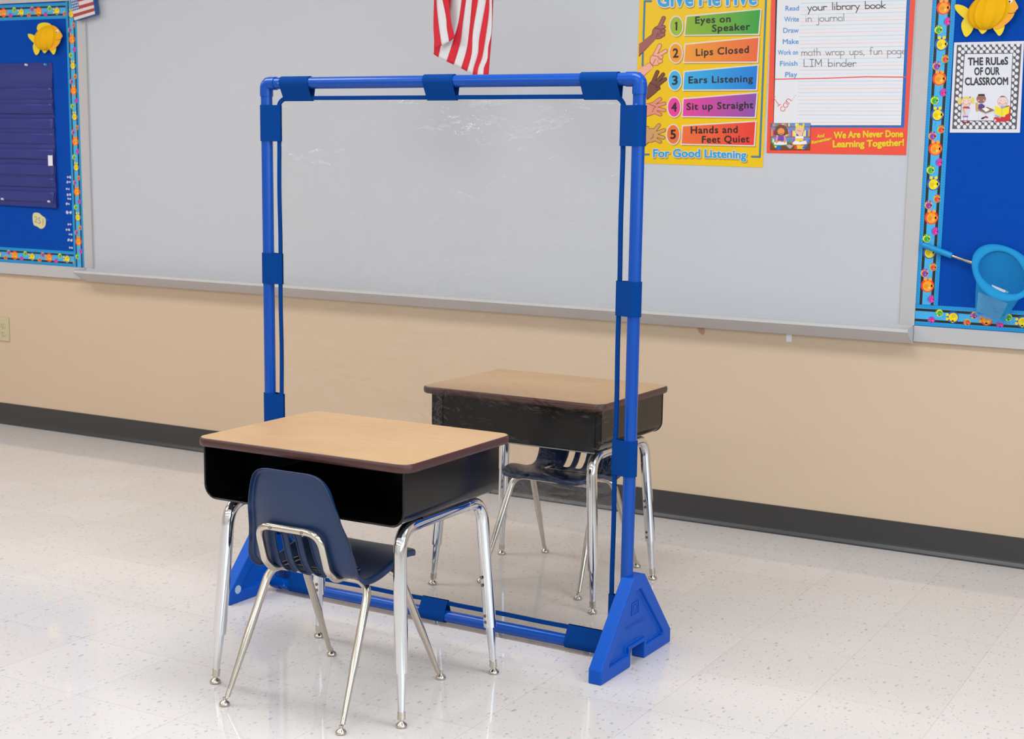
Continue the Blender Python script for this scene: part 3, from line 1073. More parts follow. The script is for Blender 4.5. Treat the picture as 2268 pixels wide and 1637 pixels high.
def border(p0, p1, width, label, phase=0.0, flip=1, period=0.222, layer=0, joint=0.0):
    """paper strip from p0 to p1 (x, z on the board face), s runs along it and t across it"""
    mb = MB()
    a, b_ = Vector((p0[0], 0, p0[1])), Vector((p1[0], 0, p1[1]))
    L = (b_ - a).length
    e = (b_ - a) / L
    n = Vector((e.z, 0, -e.x)) * flip
    y0 = YB - 0.0008 - layer * 0.0012

    def P(s, t, k):
        q = a + e * s + n * (t * width)
        return (q.x, y0 - 0.00012 * k, q.z)

    def strip(t0, t1, m, k):
        mb.poly([P(0, t0, k), P(L, t0, k), P(L, t1, k), P(0, t1, k)], m)

    def disc(s, t, r, m, k, rs=1.0, nn=14):
        mb.poly([P(s + r * rs * width * math.cos(2 * math.pi * i / nn), t + r * math.sin(2 * math.pi * i / nn), k) for i in range(nn)], m)
    # paper with scalloped edges
    sc = 0.0085
    k = int(L / sc)
    up = [P(sc * i + sc * j / 3, .48 + .02 * math.sin(math.pi * j / 3), 0) for i in range(k) for j in range(3)]
    dn = [P(sc * i + sc * j / 3, -.48 - .02 * math.sin(math.pi * j / 3), 0) for i in range(k) for j in range(3)]
    mb.prism(up + [P(L, .48, 0), P(L, -.48, 0)] + dn[::-1], (0, 0.0005, 0), ROPE)
    RD = ink((0, 122, 196), 0.4)
    for i in range(k):            # twisted rope marks
        for t0 in (.40, -.40):
            mb.poly([P(sc * i, t0 - .07, 1), P(sc * i + .0022, t0 - .07, 1), P(sc * i + .0062, t0 + .07, 1), P(sc * i + .004, t0 + .07, 1)], RD)
    strip(-.325, .325, CYN, 1)
    strip(-.31, .31, BLKB, 2)
    strip(-.185, .185, MIDB, 3)
    rd = random.Random(5)
    for i in range(int(L / 0.006)):
        disc(rd.uniform(0, L), rd.uniform(-.16, .16), .022, ink((36, 148, 208), 0.4), 4, nn=6)
    s0 = -period + phase * period
    while s0 < L + period:
        for key, ds, t, r in SEQ:
            s = s0 + ds * period
            rr_ = r * width
            if s - rr_ < 0.001 or s + rr_ > L - 0.001:
                continue
            body, ring = RING[key]
            big = r > .25
            B, R = ink(body, 0.3), ink(ring, 0.3)
            disc(s, t, r, R, 5 if big else 6)
            disc(s + .02 * width, t + .01, r * .74, B, 7, 1.05)
            for q in (-.1, .1):   # tail lobes
                disc(s - r * .92 * width, t + q * (r / .28), r * .26, B, 7, nn=8)
            disc(s, t + r * .72, r * .22, B, 7, nn=8)
            hi = tuple(min(255, int(c * .6 + 110)) for c in body)
            disc(s + r * .3 * width, t + r * .28, r * .15, ink(hi, 0.3), 8, nn=8)
            disc(s + r * .1 * width, t - r * .2, r * .34, ink(tuple(int(c * .9) for c in body), 0.3), 8, nn=10)
        s0 += period
    o = mb.build('border_strip', None, mid(mb.v))
    return tag(o, label, 'border strip')


PB = 0.0702
border((0.9110, 1.943), (0.9110, 0.8455), 0.0768, 'fish-patterned border strip running up the left edge of the right bulletin board', phase=0.17, flip=-1, layer=1)
border((0.8756, 0.8102), (1.75, 0.8102), PB, 'fish-patterned border strip along the bottom of the right bulletin board, under the net', phase=0.56, flip=1)
border((-2.9285, 1.9430), (-2.9285, 0.7745), 0.0665, 'fish-patterned border strip running up beside the whiteboard on the left board', phase=0.25, flip=-1, layer=2)
border((-3.75, 0.8092), (-2.9120, 0.8092), PB, 'fish-patterned border strip along the bottom of the left bulletin board', phase=0.35, flip=1)
border((-3.75, 1.9065), (-2.957, 1.9040), PB, 'fish-patterned border strip along the top of the left bulletin board', phase=0.30, flip=1)

# ------------------------------------------------------------------ honeycomb paper fish
TISSUE = mat('orange_tissue', (240, 178, 4), 0.75, spec=0.2)
CARD = mat('yellow_card', (240, 206, 10), 0.5)
CARD2 = mat('orange_card', (244, 166, 24), 0.5)
EYEW = mat('eye_white', (232, 228, 232), 0.3)


def paper_fish(cx, cz, r, label, asp=1.0):
    yb = YB - 0.001
    root = empty('paper_fish', (cx, yb, cz), label, 'paper fish', 'honeycomb paper fish')

    def P(u, v, y):              # u right, v up in radii
        return (cx + u * r * asp, yb - y, cz + v * r)

    def leaf(name, pts, y, t, m, label=None):
        n = len(pts)
        sm = []
        for i in range(n):       # smooth the outline
            a, b_, c = pts[i - 1], pts[i], pts[(i + 1) % n]
            for k in range(5):
                s = k / 5
                q0 = ((a[0] + b_[0]) / 2, (a[1] + b_[1]) / 2); q1 = ((b_[0] + c[0]) / 2, (b_[1] + c[1]) / 2)
                sm.append(((1 - s) ** 2 * q0[0] + 2 * s * (1 - s) * b_[0] + s * s * q1[0], (1 - s) ** 2 * q0[1] + 2 * s * (1 - s) * b_[1] + s * s * q1[1]))
        mb = MB()
        mb.prism([P(u, v, y) for u, v in sm], (0, -t, 0), m)
        return child(mb, name, root, label)
    leaf('tail_fin', [(-0.8, .0), (-1.05, .28), (-1.5, .42), (-1.45, .1), (-1.15, -.25), (-.9, -.45)], .006, .0012, CARD)
    leaf('tail_fin', [(-1.0, -.2), (-1.2, -.55), (-1.1, -1.0), (-.95, -1.28), (-.72, -1.0), (-.62, -.6)], .005, .0012, CARD)
    leaf('dorsal_fin', [(-.8, .5), (-.75, 1.0), (-.4, 1.16), (.05, 1.12), (.3, .9), (0, .6)], .010, .0012, CARD)
    leaf('belly_fin', [(-.55, -.7), (-.38, -1.0), (-.28, -1.14), (-.1, -.95), (.0, -.7)], .012, .0012, CARD)
    leaf('belly_fin', [(.1, -.8), (.28, -1.05), (.42, -1.28), (.58, -1.0), (.62, -.6), (.3, -.5)], .018, .0012, CARD)
    h = leaf('head', [(.1, .9), (.5, .92), (.85, .62), (1.02, .3), (1.12, .08), (.98, -.06), (.92, -.35), (.72, -.62), (.4, -.9), (.1, -.9)], .020, .0014, CARD2)
    for sx in (1,):
        mb = MB()
        ex, ey, ez = P(.76, .44, .0216)
        mb.lathe([(r * .125, 0), (r * .125, .0008)], EYEW, (ex, ey, ez), (0, -1, 0), 18)
        ex, ey, ez = P(.74, .39, .0224)
        mb.lathe([(r * .05, 0), (r * .05, .0006)], BLK, (ex, ey, ez), (0, -1, 0), 12)
        e = child(mb, 'eye', root, 'white disc eye with a black pupil')
        e.parent = h
        e.location = e.location - h.location
        mb = MB()
        pts = [P(.62 + .08 * k, -.10 - .07 * math.sin(math.pi * k / 5), .0222) for k in range(6)]
        mb.tube(pts, .0009, mat('mouth_line', (150, 88, 10), .6), 6)
        e = child(mb, 'mouth', root)
        e.parent = h
        e.location = e.location - h.location
    # pleated half ball: tissue leaves fan out from the top and bottom poles
    mb = MB()
    nphi, nth = 96, 22
    rows = []
    for i in range(nth + 1):
        th = math.pi * (0.02 + 0.96 * i / nth)
        row = []
        for k in range(nphi + 1):
            ph = math.pi * k / nphi
            fold = 1 - 0.085 * abs(math.sin(ph * 6.5)) ** 0.6 * math.sin(th)
            fine = 1 - 0.006 * (k % 2)
            R_ = r * fold * fine
            uu = -math.cos(ph) * math.sin(th)
            dd = math.sin(ph) * math.sin(th)
            vv = math.cos(th)
            # tilt the pole axis a little
            u2 = uu * .96 - vv * (-.16) * .9
            v2 = vv * .96 + uu * .04
            row.append((cx + (u2 - .04) * R_ * asp * .93 - .0, yb - .012 - dd * R_ * .55, cz + v2 * R_ * .95))
        rows.append(row)
    mb.grid(rows, TISSUE)
    child(mb, 'body', root, 'pleated orange tissue body', ang=70)
    return root


paper_fish(-3.064, 1.786, 0.0595, 'small yellow honeycomb paper fish on the left board above the pocket chart', 1.5)
paper_fish(1.063, 1.781, 0.0640, 'larger yellow honeycomb paper fish at the top of the right board above the rules sheet', 1.22)

# ------------------------------------------------------------------ pocket chart on the left board
CHARTM = mat('indigo_vinyl', (36, 44, 122), 0.42, bump=(30, 0.3), var=(9, 0.12))
POCKM = mat('clear_pocket_vinyl', (38, 46, 124), 0.30, bump=(40, 0.35), var=(7, 0.14))
CX0, CX1, CZ0, CZ1 = -3.78, -3.057, 1.043, 1.680
chart = empty('pocket_chart', ((CX0 + CX1) / 2, YB, CZ0), 'dark indigo vinyl pocket chart pinned to the left bulletin board', 'pocket chart')


def cy(x, z):
    t = (z - CZ0) / (CZ1 - CZ0)
    return YB - 0.003 - 0.010 * (1 - t) * (0.4 + 0.6 * (x - CX0) / (CX1 - CX0)) - 0.003 * math.sin(x * 23 + z * 9) * math.sin(t * 3.1) - 0.0025 * math.sin(z * 60)


mb = MB()
rows = [[(CX0 + (CX1 - CX0) * i / 40 + 0.006 * (1 - j / 40) * (i / 40), cy(CX0 + (CX1 - CX0) * i / 40, CZ0 + (CZ1 - CZ0) * j / 40) + (0.0), CZ0 + (CZ1 - CZ0) * j / 40 - 0.006 * (1 - j / 40) * (i / 40)) for i in range(41)] for j in range(41)]
mb.grid(rows, CHARTM)
ids0 = len(mb.v)
rim = [r_[0] for r_ in rows] + rows[-1][1:] + [r_[-1] for r_ in rows[::-1][1:]] + rows[0][::-1][1:]
back = [(q[0], YB - 0.0006, q[2]) for q in rim]
a_, b__ = mb.add(rim), mb.add(back)
for k in range(len(rim)):
    mb.face((a_[k], a_[(k + 1) % len(rim)], b__[(k + 1) % len(rim)], b__[k]), CHARTM)
child(mb, 'backing_sheet', chart)
for zz, hh in ((1.545, .052), (1.478, .05), (1.412, .05), (1.345, .05), (1.276, .05), (1.205, .052), (1.148, .045), (1.085, .05)):
    mb = MB()
    rws = []
    for j in range(5):
        z = zz - hh / 2 + hh * j / 4
        rws.append([(CX0 + 0.02 + (CX1 - 0.003 - CX0 - 0.02) * i / 30, cy(CX0 + (CX1 - CX0) * i / 30, z) - 0.0012 - 0.0014 * (j / 4) - 0.0007 * math.sin(i * .5 + zz * 40), z) for i in range(31)])
    mb.grid(rws, POCKM)
    o = child(mb, 'pocket', chart)
    sd = o.modifiers.new('thickness', 'SOLIDIFY')
    sd.thickness = 0.0006
b = MB()
c0 = W(106, 344, YB - 0.018); c1 = W(117.5, 367.5, YB - 0.018)
b.box((c0.x, c0.y, c1.z), (c1.x - 0.002, c0.y + 0.0008, c0.z), WHITEP)
tag(b.build('white_card', None, mid(b.v)), 'small blank white card tucked in the right end of the pocket chart', 'card')


# ------------------------------------------------------------------ push pins, tag, scraps
def pin(x, z, y, rgb, label, group=None, name='push_pin'):
    r = empty(name, (x, y, z), label, 'push pin', group)
    mb = MB()
    mb.lathe([(.0048, 0), (.0052, .0012), (.0028, .003), (.0024, .008), (.0042, .0098), (.0042, .0115)], mat('pin_%d_%d_%d' % rgb, rgb, .2), (x, y, z), (0.25, -1, 0.1), 14)
    child(mb, 'pin_head', r)
    mb = MB()
    mb.tube([(x - .0015, y + .004, z - .0006), (x, y, z)], .0006, NICKEL, 6)
    child(mb, 'pin_shaft', r)


for (px_, py_), col, lab in [((59.5, 144), (222, 222, 226), 'clear push pin in the top edge of the pocket chart, left of the blue one'), ((102, 143.5), (30, 150, 226), 'bright blue push pin in the top right corner of the pocket chart'),
                             ((7, 441), (224, 222, 226), 'clear push pin in the bottom edge of the pocket chart, near the picture edge'), ((110, 446.5), (226, 224, 228), 'clear push pin in the bottom right corner of the pocket chart'),
                             ((106, 487), (0, 90, 210), 'blue push pin on bare board fabric right of the cream tag')]:
    q = W(px_, py_, YB - 0.02)
    on_chart = q.x < CX1 - .003 and CZ0 < q.z < CZ1
    yy = cy(q.x, q.z) - 0.001 if on_chart else YB
    q = W(px_, py_, yy)
    pin(q.x, q.z, yy, col, lab)
# cream cut-out number tag
p = Print(lambda u, v: (u / 6.295, 360 + v / 6.295), YB - 0.002)
tagp = [(455, 720), (478, 697), (545, 700), (585, 745), (635, 770), (640, 850), (622, 905), (568, 932), (520, 890), (470, 880), (454, 800)]
pts = []
for i in range(len(tagp)):
    a, b_, c = tagp[i - 1], tagp[i], tagp[(i + 1) % len(tagp)]
    for k in range(4):
        s = k / 4
        pts.append(tuple((1 - s) ** 2 * (a[j] + b_[j]) / 2 + 2 * s * (1 - s) * b_[j] + s * s * (b_[j] + c[j]) / 2 for j in (0, 1)))
sheet(p, pts, mat('cream_paper', (216, 206, 158), 0.6))
p.text('251', (478, 830), (605, 872), 85, ink((150, 142, 104)), 2)
finish(p, 'number_tag', 'cream cut-out tag with a handwritten number below the pocket chart', 'tag')
SCR = mat('torn_paper', (206, 200, 216), 0.7)
for k, (u, v, s) in enumerate([(965, 205, 1), (960, 270, 1), (948, 370, .95), (965, 450, 1.1), (968, 505, .9), (950, 578, 1), (965, 695, 1.4), (972, 860, 1), (950, 937, 1.1), (985, 1000, .9), (980, 1080, 1.2), (992, 1190, 1)]):
    q = W(u / 6.295, 360 + v / 6.295, YB - 0.001)
    mb = MB()
    rd = random.Random(k)
    for dx_ in (-.009, .006):
        n = 7
        mb.prism([(q.x + dx_ * s + .006 * s * math.cos(6.28 * i / n) * rd.uniform(.6, 1.1), YB - .0004, q.z + rd.uniform(-.002, .002) + .0062 * s * math.sin(6.28 * i / n) * rd.uniform(.6, 1.1)) for i in range(n)], (0, -.0008, 0), SCR)
    mb.box((q.x - .009 * s, YB - .0009, q.z - .0012), (q.x + .007 * s, YB - .0004, q.z + .0012), SCR)
    tag(mb.build('paper_scrap', None, mid(mb.v)), 'torn white paper scrap in the column beside the left border strip', 'paper scrap', 'torn white scraps down the left board')

# ------------------------------------------------------------------ small wooden flag plaque
f = lambda u, v: (140 + u / 6.3, v / 6.3)
p = Print(f, -0.049)
FR = ink((168, 54, 48), .5); FW = ink((218, 206, 206), .5); FB = ink((30, 88, 158), .5)
TLc, TRc, BRc, BLc = (92, -40), (400, -120), (445, 195), (155, 285)


def fl(u, v):
    return tuple((TLc[i] * (1 - u) + TRc[i] * u) * (1 - v) + (BLc[i] * (1 - u) + BRc[i] * u) * v for i in (0, 1))


p.prism([p.P(*q, 0) + Vector((0, .024, 0)) for q in (TLc, TRc, BRc, BLc)][::-1], (0, -.024, 0), FB)
edges = [0, .13, .29, .45, .60, .73, .87, 1.0]
for i in range(7):
    p.fill([fl(0, edges[i]), fl(1, edges[i]), fl(1, edges[i + 1]), fl(0, edges[i + 1])], FW if i % 2 == 0 else FR, 1)
p.fill([fl(0, 0), fl(.33, 0), fl(.33, .60), fl(0, .60)], FB, 2)
for j in range(5):
    for i in range(4):
        c = fl(.045 + .078 * i, .06 + .115 * j)
        p.disc(c[0], c[1], 8, 13, FW, 3, 10)
finish(p, 'flag_plaque', 'small tilted wooden flag plaque at the top corner of the left board', 'plaque')

# ------------------------------------------------------------------ hanging cloth flag
f = lambda u, v: (920 + u / 9.095, v / 9.095)
YF = -0.45
CR_ = mat('flag_red', (206, 44, 58), .75, spec=.2, bump=(900, .2)); CW_ = mat('flag_white', (218, 214, 216), .75, spec=.2, bump=(900, .2))
curves = [
    [(365, 1090), (372, 1040), (380, 600), (380, 0), (385, -250)],
    [(462, 1157), (515, 910), (600, 500), (690, 200), (740, -250)],
    [(625, 1238), (770, 790), (865, 450), (930, 0), (960, -250)],
    [(775, 1306), (900, 880), (955, 480), (1020, 0), (1040, -250)],
    [(920, 1376), (1030, 1000), (1085, 600), (1140, 0), (1160, -250)],
    [(1040, 1440), (1135, 1080), (1160, 640), (1265, 0), (1285, -250)],
    [(1152, 1502), (1175, 1360), (1260, 1080), (1290, 750), (1425, 0), (1440, -250)],
    [(1245, 1530), (1270, 1360), (1350, 1140), (1430, 650), (1485, 200), (1485, -250)],
    [(1370, 1530), (1380, 1360), (1450, 1190), (1470, 930), (1535, 620), (1540, 0), (1545, -250)],
    [(1475, 1522), (1500, 1200), (1545, 600), (1570, 0), (1580, -250)],
]


def at_v(cv, t):
    pts = catmull([(a, b_, 0) for a, b_ in cv], 25)
    x = t * 24
    i = min(23, int(x))
    return pts[i].lerp(pts[i + 1], x - i)


flag = empty('hanging_flag', W(1022, 60, YF), 'red and white striped cloth flag hanging in front of the whiteboard', 'flag')
mb = MB()
NR = 24
for i in range(9):
    rows = []
    for j in range(NR + 1):
        a, c = at_v(curves[i], j / NR), at_v(curves[i + 1], j / NR)
        row = []
        for k in range(5):
            q = a.lerp(c, k / 4)
            fold = 0.006 * math.sin((i + k / 4) * 2.1 + .6) * (0.6 + .4 * j / NR)
            w_ = W(*f(q.x, q.y), YF + fold)
            row.append((w_.x, YF + fold, w_.z))
        rows.append(row)
    mb.grid(rows, CR_ if i % 2 == 0 else CW_)
o = child(mb, 'cloth', flag, ang=80)
o.modifiers.new('thickness', 'SOLIDIFY').thickness = 0.0008
mb = MB()
fold_c = [
    [(392, 985), (362, 520), (378, 0), (385, -250)],
    [(500, 912), (440, 480), (392, 0), (395, -250)],
    [(650, 832), (605, 560), (590, 350), (520, 0), (480, -250)],
    [(800, 757), (735, 520), (708, 340), (665, 0), (640, -250)],
]
for i in range(3):
    rows = []
    for j in range(NR + 1):
        a, c = at_v(fold_c[i], j / NR), at_v(fold_c[i + 1], j / NR)
        rows.append([(lambda q: Vector((W(*f(q.x, q.y), YF - .03).x, YF - .03 + .01 * math.sin((i + k / 4) * 1.05), W(*f(q.x, q.y), YF - .03).z)))(a.lerp(c, k / 4)) for k in range(5)])
    mb.grid(rows, CR_ if i % 2 == 0 else CW_)
o = child(mb, 'folded_edge', flag, ang=80)
o.modifiers.new('thickness', 'SOLIDIFY').thickness = 0.0008

# ------------------------------------------------------------------ toy fishing net
NET = net_mat('cyan_net_fabric', (10, 160, 220), 0.50)
HOOPM = net_mat('cyan_hoop_binding', (0, 152, 214), 0.80)
HND = mat('cyan_grip', (0, 142, 206), .45)
net = empty('fishing_net', W(2215, 603, -0.05), 'cyan toy fishing net with a metal rod hanging over the right board', 'fishing net')
b = MB()
h0, h1, h2 = W(2044, 542, -.03), W(2108.5, 566.5, -.035), W(2158, 583.5, -.045)
b.tube([h0 + (h0 - h1) * .02, h0, h0.lerp(h1, .1), h0.lerp(h1, .95), h1], [.004, .0088, .0098, .0102, .0098], HND, 16)
child(b, 'grip', net)
b = MB()
b.tube([h1 - (h2 - h1) * .1, h1.lerp(h2, .62), h1.lerp(h2, .66), h2 + (h2 - h1) * .06], [.0052, .0052, .0064, .0064], NICKEL, 12)
child(b, 'metal_rod', net)
hc = W(2221, 603, -.075)
A1 = W(2221 + 62, 603 + 10, -.06) - W(2221, 603, -.06)
A2 = W(2221 - 6, 603 - 54, -.03) - W(2221, 603, -.075)


def hoop(t, k=1.0, drop=Vector((0, 0, 0))):
    return hc + (A1 * math.cos(t) + A2 * math.sin(t)) * k + drop


b = MB()
rs = []
for i in range(48):
    t = 2 * math.pi * i / 48
    c = hoop(t)
    out = (A1 * math.cos(t) + A2 * math.sin(t)).normalized()
    nn = A1.cross(A2).normalized()
    wdt = .0135 + .003 * math.sin(t * 3 + 1)
    rs.append([c + out * wdt * math.cos(a) + nn * .006 * math.sin(a) for a in [2 * math.pi * k / 10 for k in range(10)]])
b.rings(rs, HOOPM, closed=True)
child(b, 'hoop', net)
b = MB()
rows = []
e0, e1 = W(2159, 697, -.036), W(2222, 717, -.036)
for j in range(15):
    s = j / 14
    row = []
    for i in range(49):
        t = 2 * math.pi * i / 48
        top = hoop(t, .97)
        w_ = (math.cos(t) + 1) / 2
        bot = e0.lerp(e1, w_) + Vector((0, -.006 * math.sin(t), 0))
        q = top.lerp(bot, s) + Vector((0, 0.010 * math.sin(math.pi * s) * (1 if math.sin(t) > 0 else -.4), 0))
        q.y = min(q.y, YB - .004)
        row.append(q)
    rows.append(row)
b.grid(rows, NET)
child(b, 'net_bag', net, ang=80)
b = MB()
b.prism([W(u, v, -.026) for u, v in [(2167, 647), (2232, 672), (2214, 709), (2163, 690)]][::-1], (0, .0012, 0), WHITEP)
b.prism([W(2130 + u / 8.19, 520 + v / 8.19, -.030) for u, v in [(540, 905), (850, 1030), (850, 1060), (590, 1010)]][::-1], (0, .0012, 0), WHITEP)
child(b, 'paper_liner', net, 'white paper stiffener inside the bag')

# ------------------------------------------------------------------ outlet, scraps under the tray
IV = mat('ivory_plastic', (200, 186, 148), .4)
outl = empty('wall_outlet', (-3.447, 0, .456), 'ivory electrical outlet plate low on the tan wall at the far left', 'outlet')
b = MB(); b.box((-3.482, -.006, .399), (-3.412, 0, .513), IV); bevel(child(b, 'cover_plate', outl), .003)
DKP = mat('slot_dark', (110, 98, 74), .6)
for dz in (.0195, -.0195):
    b = MB()
    b.lathe([(.0165, 0), (.0165, .002), (.0155, .0026)], IV, (-3.447, -.006, .456 + dz), (0, -1, 0), 20)
    s_ = child(b, 'socket', outl)
    b = MB()
    for dx_ in (-.0062, .0062):
        b.box((-3.447 + dx_ - .0013, -.0091, .456 + dz - .001), (-3.447 + dx_ + .0013, -.0086, .456 + dz + .008), DKP)
    b.lathe([(.0025, 0), (.0025, .0005)], DKP, (-3.447, -.0086, .456 + dz - .0085), (0, -1, 0), 10)
    e = child(b, 'slots', outl)
    e.parent = s_
    e.location = e.location - s_.location
b = MB()
q = W(1553.5, 733, -.002)
b.prism([W(1350 + u / 3.24, 600 + v / 3.24, -.0008) for u, v in [(630, 395), (680, 395), (682, 440), (676, 458), (664, 458), (640, 440)]][::-1], (0, -.0008, 0), mat('tan_paper', (186, 140, 108), .7))
tag(b.build('paint_chip', None, mid(b.v)), 'brownish torn chip on the wall just under the marker tray', 'paper scrap')
b = MB()
b.prism([W(1350 + u / 3.24, 600 + v / 3.24, -.0008) for u, v in [(1270, 440), (1308, 440), (1308, 510), (1268, 508)]][::-1], (0, -.0008, 0), WHITEP)
tag(b.build('tape_tab', None, mid(b.v)), 'small white tape tab sticking out beneath the marker tray', 'tape')


# ------------------------------------------------------------------ school desk (origin on the floor; the pupil sits on its -y side)
def glide(mb, p, m=NICKEL, r=.0135, s=1.0, axis=None):
    """swivel glide standing on the floor at p=(x,y)"""
    x, y = p
    mb.lathe([(r * .80, 0), (r * .97, .0016 * s), (r, .0045 * s), (r * .82, .0085 * s), (r * .42, .0125 * s), (r * .34, .0145 * s), (r * .34, .020 * s)], m, (x, y, 0), (0, 0, 1), 20)


def rrect(x0, x1, y0, y1, r, n=7):
    out = []
    for cx_, cy_, a0 in ((x1 - r, y1 - r, 0), (x0 + r, y1 - r, 90), (x0 + r, y0 + r, 180), (x1 - r, y0 + r, 270)):
        for k in range(n + 1):
            a = math.radians(a0 + 90 * k / n)
            out.append((cx_ + r * math.cos(a), cy_ + r * math.sin(a)))
    return out


DH = 0.6140


def make_desk(loc, label, rz=0.0):
    d = empty('school_desk', (0, 0, 0), label, 'desk', 'open-front school desks')
    hx, hy = .3035, .2265
    # top: laminate slab with a bullnose edge band
    b = MB()
    b.prism([(x, y, DH - .018) for x, y in rrect(-hx, hx, -hy, hy, .030)], (0, 0, .018), WOOD)
    top = b.build('desktop', d)
    b = MB()
    rs = []
    for k in range(9):
        a = math.pi * k / 8 - math.pi / 2
        o_ = .0042 * math.cos(a)
        rs.append([(x, y, DH - .0102 + .0102 * math.sin(a)) for x, y in rrect(-hx - o_, hx + o_, -hy - o_, hy + o_, .030 + o_)])
    b.rings(rs, BAND, caps=False)
    ub = [(x, y, DH - .0204) for x, y in rrect(-hx, hx, -hy, hy, .030)]
    b.poly(ub, BAND)
    b.build('edge_band', top)
    # book box: folded sheet, open towards the pupil, rounded lower corners
    bx, z0, z1 = .2870, .4675, DH - .0204
    yf, yb = -.2150, .1930
    R_ = .034

    def sec(o_):
        pts = [(-bx + o_, z1)]
        for k in range(9):
            a = math.radians(180 + 90 * k / 8)
            pts.append((-bx + R_ + (R_ - o_) * math.cos(a), z0 + R_ + (R_ - o_) * math.sin(a)))
        for k in range(9):
            a = math.radians(270 + 90 * k / 8)
            pts.append((bx - R_ + (R_ - o_) * math.cos(a), z0 + R_ + (R_ - o_) * math.sin(a)))
        pts.append((bx - o_, z1))
        return pts
    b = MB()
    # slot in the floor of the box near the front left, so light shows through
    so, si = sec(0), sec(.0016)
    n = len(so)
    for pts, flip in ((so, False), (si, True)):
        ids = [b.add([(x, y, z) for x, z in pts]) for y in (yf, yb)]
        for k in range(n - 1):
            q = (ids[0][k], ids[0][k + 1], ids[1][k + 1], ids[1][k])
            if k == 9:           # the flat bottom: leave the slot open
                zz = pts[9][1]
                xa, xb = pts[9][0], pts[10][0]
                sx0, sx1, sy0, sy1 = -.215, -.202, yf + .030, yf + .052
                xs, ys = [xa, sx0, sx1, xb], [yf, sy0, sy1, yb]
                for i in range(3):
                    for j in range(3):
                        if i == 1 and j == 1:
                            continue
                        b.poly([(xs[i], ys[j], zz), (xs[i + 1], ys[j], zz), (xs[i + 1], ys[j + 1], zz), (xs[i], ys[j + 1], zz)], BLACK)
                continue
            b.face(q if not flip else q[::-1], BLACK, True)
    # back wall
    b.prism([(x, yb - .0016, z) for x, z in si], (0, .0016, 0), BLACK)
    box = b.build('book_box', d)
    # rolled front lip
    b = MB()
    b.tube([(x * 1.0, yf, z) for x, z in sec(.001)], .0030, BLACK, 8)
    b.build('rolled_lip', box)
    # seams and bottom flange on the closed side
    b = MB()
    b.box((-bx + .02, yb - .0002, z0 - .0012), (bx - .02, yb + .007, z0 + .0022), mat('flange_reflection', (150, 150, 154), .3, 1.0))  # pale metal colour stands in for the reflection along the black flange
    b.build('flange', box)
    for xx in (-bx + .030, bx - .030):
        b = MB()
        b.box((xx - .010, yb, z0 + .004), (xx + .010, yb + .0018, z1), BLACK)
        b.build('seam_strip', box)
    # leg frames
    TZ = z0 - .0155
    for sx in (-1, 1):
        xt, xf = sx * .2480, sx * .2755
        ya, yb2 = -.1690, .1690
        b = MB()
        b.tube([(xt, -.105, TZ), (xt, 0, TZ), (xt, .105, TZ)], .0150, CHROME, 18)
        b.box((xt - .012, -.10, TZ + .010), (xt + .012, .10, z0 - .0002), BLACK)
        b.build('side_rail', d)
        for sy in (-1, 1):
            yt, yf_ = sy * .1690, sy * .2035 - .0025
            top_ = Vector((xt, yt, TZ))
            foot = Vector((xf, yf_, 0))
            pth = round_path([(xt, sy * .104, TZ), top_ + Vector((0, sy * .006, 0)), top_.lerp(foot, 1 - .125 / TZ)], .062, 10)
            b = MB()
            b.tube(pth, .0158, CHROME, 18)
            leg = b.build('leg', d)
            b = MB()
            a_ = top_.lerp(foot, 1 - .135 / TZ)
            b.tube([a_, top_.lerp(foot, 1 - .118 / TZ), top_.lerp(foot, 1 - .034 / TZ)], [.0114, .0114, .0082], CHROME, 16)
            b.build('leg_insert', leg)
            b = MB()
            c_ = top_.lerp(foot, 1 - .018 / TZ)
            b.tube([c_, top_.lerp(foot, 1 - .035 / TZ)], .0095, NICKEL, 16)
            glide(b, (foot.x, foot.y))
            b.build('glide', leg)
            for zz in (.255, .235, .155, .139):
                q = top_.lerp(foot, 1 - zz / TZ)
                b = MB()
                b.lathe([(.0042, 0), (.0042, .0010), (.0020, .0016)], mat('dark_button', (120, 118, 116), .3, 1.0), q + Vector((-sx * .004, -sy * .0148, 0)), (-sx * .26, -sy, 0), 10)
                b.build('height_button', leg)
    return d


desk = make_desk((0, 0, 0), 'front school desk with wood-grain top and open black book box, nearer the camera')
desk2 = copy_tree(desk)
desk.location = (.0218, -1.9303, 0)
desk2.location = (.0102, -.9575, 0)
desk2.rotation_euler = (0, 0, math.pi - .006)
desk2['label'] = 'rear school desk with a wood-grain top, seen partly through the clear divider by the wall'


